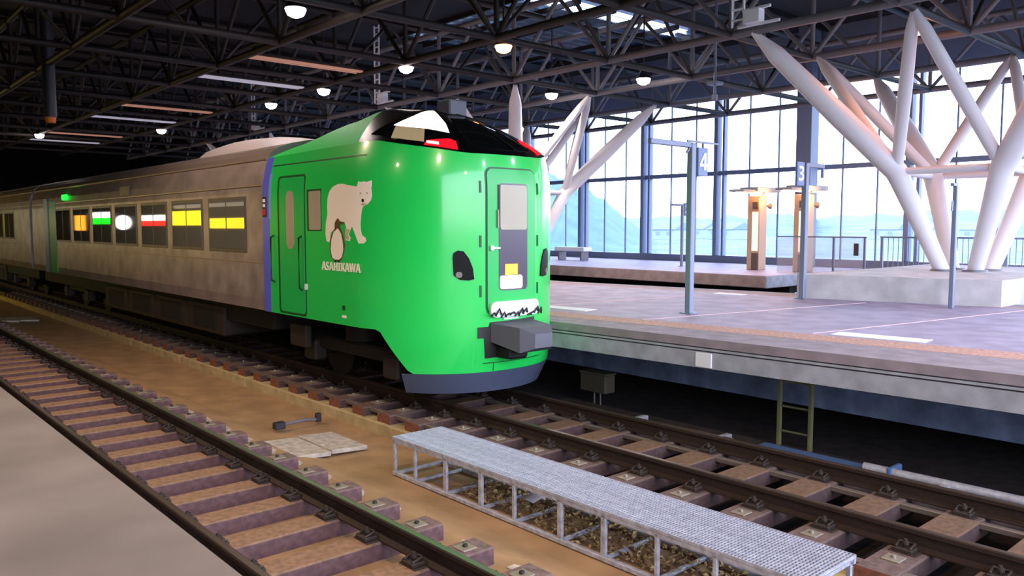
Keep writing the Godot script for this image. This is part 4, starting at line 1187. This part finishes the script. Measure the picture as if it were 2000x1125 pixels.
# ---------------------------------------------------------------- walkway and litter
func build_walkway():
	var x0 := 4.58
	var x1 := 5.22
	var u0 := 7.08
	var u1 := 2.42
	var L := u0 - u1
	var t := thing("metal_walkway", "galvanised metal grating walkway standing between the two tracks", "walkway", P((x0 + x1) / 2, -0.412, (u0 + u1) / 2))
	var hw := (x1 - x0) / 2
	var H := 0.40
	for s in [-1, 1]:
		part("top_rail", box(Vector3(0.03, 0.05, L), 0.004), "galvanised", t, Vector3(s * (hw - 0.015), H - 0.02, 0))
		part("bottom_rail", box(Vector3(0.04, 0.04, L), 0.004), "galvanised", t, Vector3(s * (hw - 0.015), 0.03, 0))
	var i := 0
	for u in [7.05, 6.68, 6.17, 5.63, 5.17, 4.60, 4.12, 3.60, 3.1, 2.46]:
		var wide := 0.05 if i in [2, 3, 5, 6] else 0.032
		for s in [-1, 1]:
			part("upright", box(Vector3(0.03, H - 0.04, wide), 0.003), "galvanised", t, P(s * (hw - 0.015), H / 2, u - (u0 + u1) / 2))
		part("cross_bar", box(Vector3(2 * hw - 0.04, 0.03, 0.03), 0.003), "galvanised", t, P(0, H - 0.04, u - (u0 + u1) / 2))
		part("cross_bar", box(Vector3(2 * hw - 0.04, 0.03, 0.03), 0.003), "galvanised", t, P(0, 0.03, u - (u0 + u1) / 2))
		i += 1
	# grating: bearing bars and zig-zag mesh bars, panel by panel
	var np := 5
	for p in np:
		var st := st_new()
		var a := -L / 2 + L * p / np + 0.006
		var b := -L / 2 + L * (p + 1) / np - 0.006
		var n := 34
		for k in n + 1:
			var z := lerpf(a, b, float(k) / n)
			add_box(st, Vector3(0, H + 0.008, z), Vector3(2 * hw, 0.02, 0.009))
		for k in 17:
			add_box(st, Vector3(lerpf(-hw, hw, k / 16.0), H + 0.006, (a + b) / 2), Vector3(0.007, 0.022, b - a))
		add_box(st, Vector3(0, H - 0.012, (a + b) / 2), Vector3(2 * hw - 0.02, 0.004, b - a))
		part("grating_panel", done(st), "galvanised", t)
	# leaf litter beneath
	var st := st_new()
	for k in 2600:
		var q := rng.randf()
		var x := rng.randf_range(4.70, 5.36)
		var u := rng.randf_range(2.2, 6.2)
		var s := rng.randf_range(0.012, 0.035)
		var y := -0.40 + rng.randf() * 0.06 - 0.02 * (5.4 - x)
		var bs := Basis.from_euler(Vector3(rng.randf_range(-0.7, 0.7), rng.randf() * TAU, rng.randf_range(-0.7, 0.7)))
		var col := Color(0.42, 0.26, 0.10).lerp(Color(0.65, 0.50, 0.25), q) if q < 0.75 else Color(0.12, 0.07, 0.04)
		st.set_color(col)
		var c := P(x, y, u)
		var pts := [Vector3(-s, 0, 0), Vector3(0, s * 0.3, s * 0.55), Vector3(s, 0, 0), Vector3(0, s * 0.3, -s * 0.55)]
		quad(st, c + bs * pts[0], c + bs * pts[1], c + bs * pts[2], c + bs * pts[3], c - Vector3(0, 1, 0))
	single("leaf_litter", done(st), "leaf_litter", "dry brown and yellow leaf litter lying beneath the metal walkway", "leaf litter", Vector3.ZERO, "", "stuff")
	st = st_new()
	add_sheet(st, [[Vector3(-0.08, 0.0, -0.06), Vector3(-0.01, 0.03, -0.05), Vector3(0.07, 0.01, -0.05)], [Vector3(-0.09, 0.02, 0), Vector3(0, 0.05, 0.01), Vector3(0.09, 0.02, 0)], [Vector3(-0.06, 0.0, 0.05), Vector3(0.0, 0.02, 0.06), Vector3(0.06, 0.0, 0.05)]])
	single("paper_scrap", done(st), "paper", "white crumpled paper scrap under the walkway among the leaves", "litter", P(4.98, -0.31, 5.32)).scale = Vector3.ONE * 1.3
	# flat cover slabs across the channel
	for k in [[8.5, 0.85, "pale flat concrete cover slab across the channel, left of the walkway"], [25.6, 1.0, "pale flat concrete cover slab far back along the channel"]]:
		var s := thing("cover_slab", k[2], "slab", P(4.42, -0.35, k[0]))
		for j in 2: part("slab_half", box(Vector3(0.46, 0.05, k[1]), 0.008), "pale_concrete", s, Vector3(-0.235 + 0.47 * j, -0.012 * j + 0.0, 0), Basis(Vector3(0, 0, 1), -0.06))
	# dark cable bracket lying on the channel floor
	var c := thing("cable_bracket", "dark cable bracket lying on the tan channel floor", "bracket", P(4.75, -0.36, 9.6))
	part("cable", tube([Vector3(-0.3, 0.02, 0.06), Vector3(-0.1, 0.03, 0.0), Vector3(0.15, 0.03, -0.02), Vector3(0.34, 0.0, -0.04)], [0.022, 0.022, 0.022, 0.022], 8), "grey_steel", c)
	part("clamp", box(Vector3(0.14, 0.09, 0.10), 0.01), "pole_dark", c, Vector3(-0.26, 0.03, 0.04))
	part("clamp", box(Vector3(0.07, 0.12, 0.07), 0.01), "pole_dark", c, Vector3(0.33, 0.03, -0.04))

func build_recess_things():
	# ladder under the platform
	var t := thing("step_ladder", "yellowish two-legged ladder under the island platform's edge", "ladder", P(8.75, -0.44, 4.85))
	for z in [-0.2, 0.2]: part("rail", box(Vector3(0.05, 1.0, 0.045), 0.004), "ladder_yellow", t, Vector3(0, 0.5, z))
	for k in 3: part("rung", tube([Vector3(0, 0.2 + 0.3 * k, -0.2), Vector3(0, 0.2 + 0.3 * k, 0.2)], [0.014, 0.014], 8), "ladder_yellow", t)
	# conduit along the rail
	var c := thing("cable_conduit", "grey cable conduit running just beyond the right rail", "conduit", P(7.98, -0.30, 0))
	part("pipe", tube([P(-0.10, 0.03, 9.0), P(0.02, 0.03, 5.2)], [0.03, 0.03], 8), "bar_steel", c)
	part("pipe", tube([P(0.10, 0.05, 3.7), P(0.16, 0.05, -1.0)], [0.045, 0.045], 8), "galvanised", c)
	part("pipe", tube([P(0.22, 0.02, 3.7), P(0.30, 0.02, -1.0)], [0.04, 0.04], 8), "grey_steel", c)
	for u in [6.6, 5.35, 2.9, 1.9]: part("saddle", box(Vector3(0.2, 0.12, 0.08), 0.01), "galvanised", c, P(0.08, 0.0, u))
	var p := thing("blue_duct", "blue plastic duct cover beside the right rail below the ladder", "duct", P(8.16, -0.36, 4.2))
	part("cover", box(Vector3(0.22, 0.16, 1.5), 0.02), "pipe_blue", p, Vector3(0, 0, 0))
	part("end_cap", box(Vector3(0.26, 0.26, 0.05), 0.01), "pipe_blue", p, Vector3(0, 0.03, 0.77))
	# junction box on two legs
	var b := thing("junction_box", "small tan junction box on thin legs right of the train's nose", "junction box", P(8.75, -0.44, 8.0))
	part("box", box(Vector3(0.22, 0.27, 0.5), 0.015), "box_tan", b, Vector3(0, 0.35, 0))
	part("lid", box(Vector3(0.24, 0.03, 0.53), 0.008), "box_tan", b, Vector3(0, 0.495, 0))
	for z in [-0.06, 0.06]: part("leg", tube([Vector3(0, 0, z), Vector3(0, 0.22, z)], [0.015, 0.015], 8), "bar_steel", b)

func build_roof_fittings():
	for k in [[13.95, 9.15, "white cable ladder hanging beside the tip of the tall white column at upper right"], [13.95, 22.2, "white cable ladder hanging among the trusses just above the black cab"], [13.95, 31.4, "white cable ladder hanging above the silver car's pale roof unit"]]:
		var t := thing("cable_ladder", k[2], "cable ladder", P(k[0], 6.05, k[1]), "white cable ladders under the roof")
		for s in [-1, 1]: part("side_rail", box(Vector3(0.05, 2.4, 0.03), 0.005), "sign_white", t, Vector3(0, 1.22, s * 0.13))
		for j in 12: part("rung", box(Vector3(0.03, 0.04, 0.24), 0.004), "sign_white", t, Vector3(0, 0.15 + 0.2 * j, 0))
		part("switch_box", box(Vector3(0.2, 0.26, 0.34), 0.01), "sign_white", t, Vector3(-0.05, 0.14, 0.38))
		part("tray_arm", box(Vector3(0.06, 0.05, 0.9), 0.006), "sign_white", t, Vector3(0, 0.0, 0.45))
		part("tray_arm", box(Vector3(0.06, 0.05, 0.6), 0.006), "sign_white", t, Vector3(0, 0.3, 0.4))
	var t := thing("hanging_pole", "thin grey pole hanging from the roof above the number 4 sign", "pole", P(17.0, 8.4, 11.76))
	part("pole", tube([Vector3.ZERO, Vector3(0, -3.15, 0)], [0.035, 0.035], 8), "post_grey", t)
	part("cross_fitting", box(Vector3(0.3, 0.08, 0.3), 0.01), "post_grey", t, Vector3(0, -2.72, 0))
	part("sensor", box(Vector3(0.12, 0.16, 0.12), 0.02), "post_grey", t, Vector3(0, -3.05, 0))

# lit shop signs on the near platform, out of the picture to the left: the car windows mirror them
func build_shop_signs():
	for k in [[35.9, 2.55, 3.3, 0.62, "yellow_sign", "long yellow lit sign box on the near platform, mirrored in the second car window", 0.0], [31.4, 2.32, 3.3, 0.40, "yellow_sign", "yellow lit sign box on the near platform, mirrored in the first car window", 0.0], [49.0, 2.50, 3.3, 0.35, "green_sign", "green lit sign box on the near platform, mirrored in a middle car window", 0.30], [40.3, 2.35, 3.2, 0.25, "red_sign", "red lit sign box on the near platform, mirrored in the third car window", 0.25], [33.4, 3.06, 7.6, 0.14, "kiosk_screen", "long pale tube lamp over the near platform, mirrored atop the front windows", 0.0], [53.5, 2.4, 1.6, 0.9, "orange_sign", "orange lit sign box far along the near platform", 0.0]]:
		var t := thing("lit_sign_box", k[5], "sign", P(-2.5, 0.9, k[0]))
		var y: float = k[1] - 0.9
		part("glowing_sign_panel", box(Vector3(0.2, k[3], k[2]), 0.02), k[4], t, Vector3(0, y, 0))
		if k[6] > 0.0: part("white_sign_panel", box(Vector3(0.2, k[6], k[2]), 0.02), "white_sign", t, Vector3(0, y + k[3] / 2 + k[6] / 2, 0))
		for z in [-1, 1]: part("leg", box(Vector3(0.08, y, 0.08), 0.01), "pole_dark", t, Vector3(-0.16, y / 2, z * k[2] * 0.4))
	var g := thing("globe_lamp", "round white lamp on the near platform, mirrored in the fourth car window", "lamp", P(-2.5, 0.9, 45.0))
	part("post", tube([Vector3.ZERO, Vector3(0, 1.2, 0)], [0.04, 0.04], 8), "pole_dark", g)
	part("glowing_globe", blob_round(), "white_sign", g, Vector3(0, 1.5, 0), Basis().scaled(Vector3.ONE * 0.38))

func blob_round() -> SphereMesh:
	var s := SphereMesh.new(); s.radius = 1.0; s.height = 2.0; return s
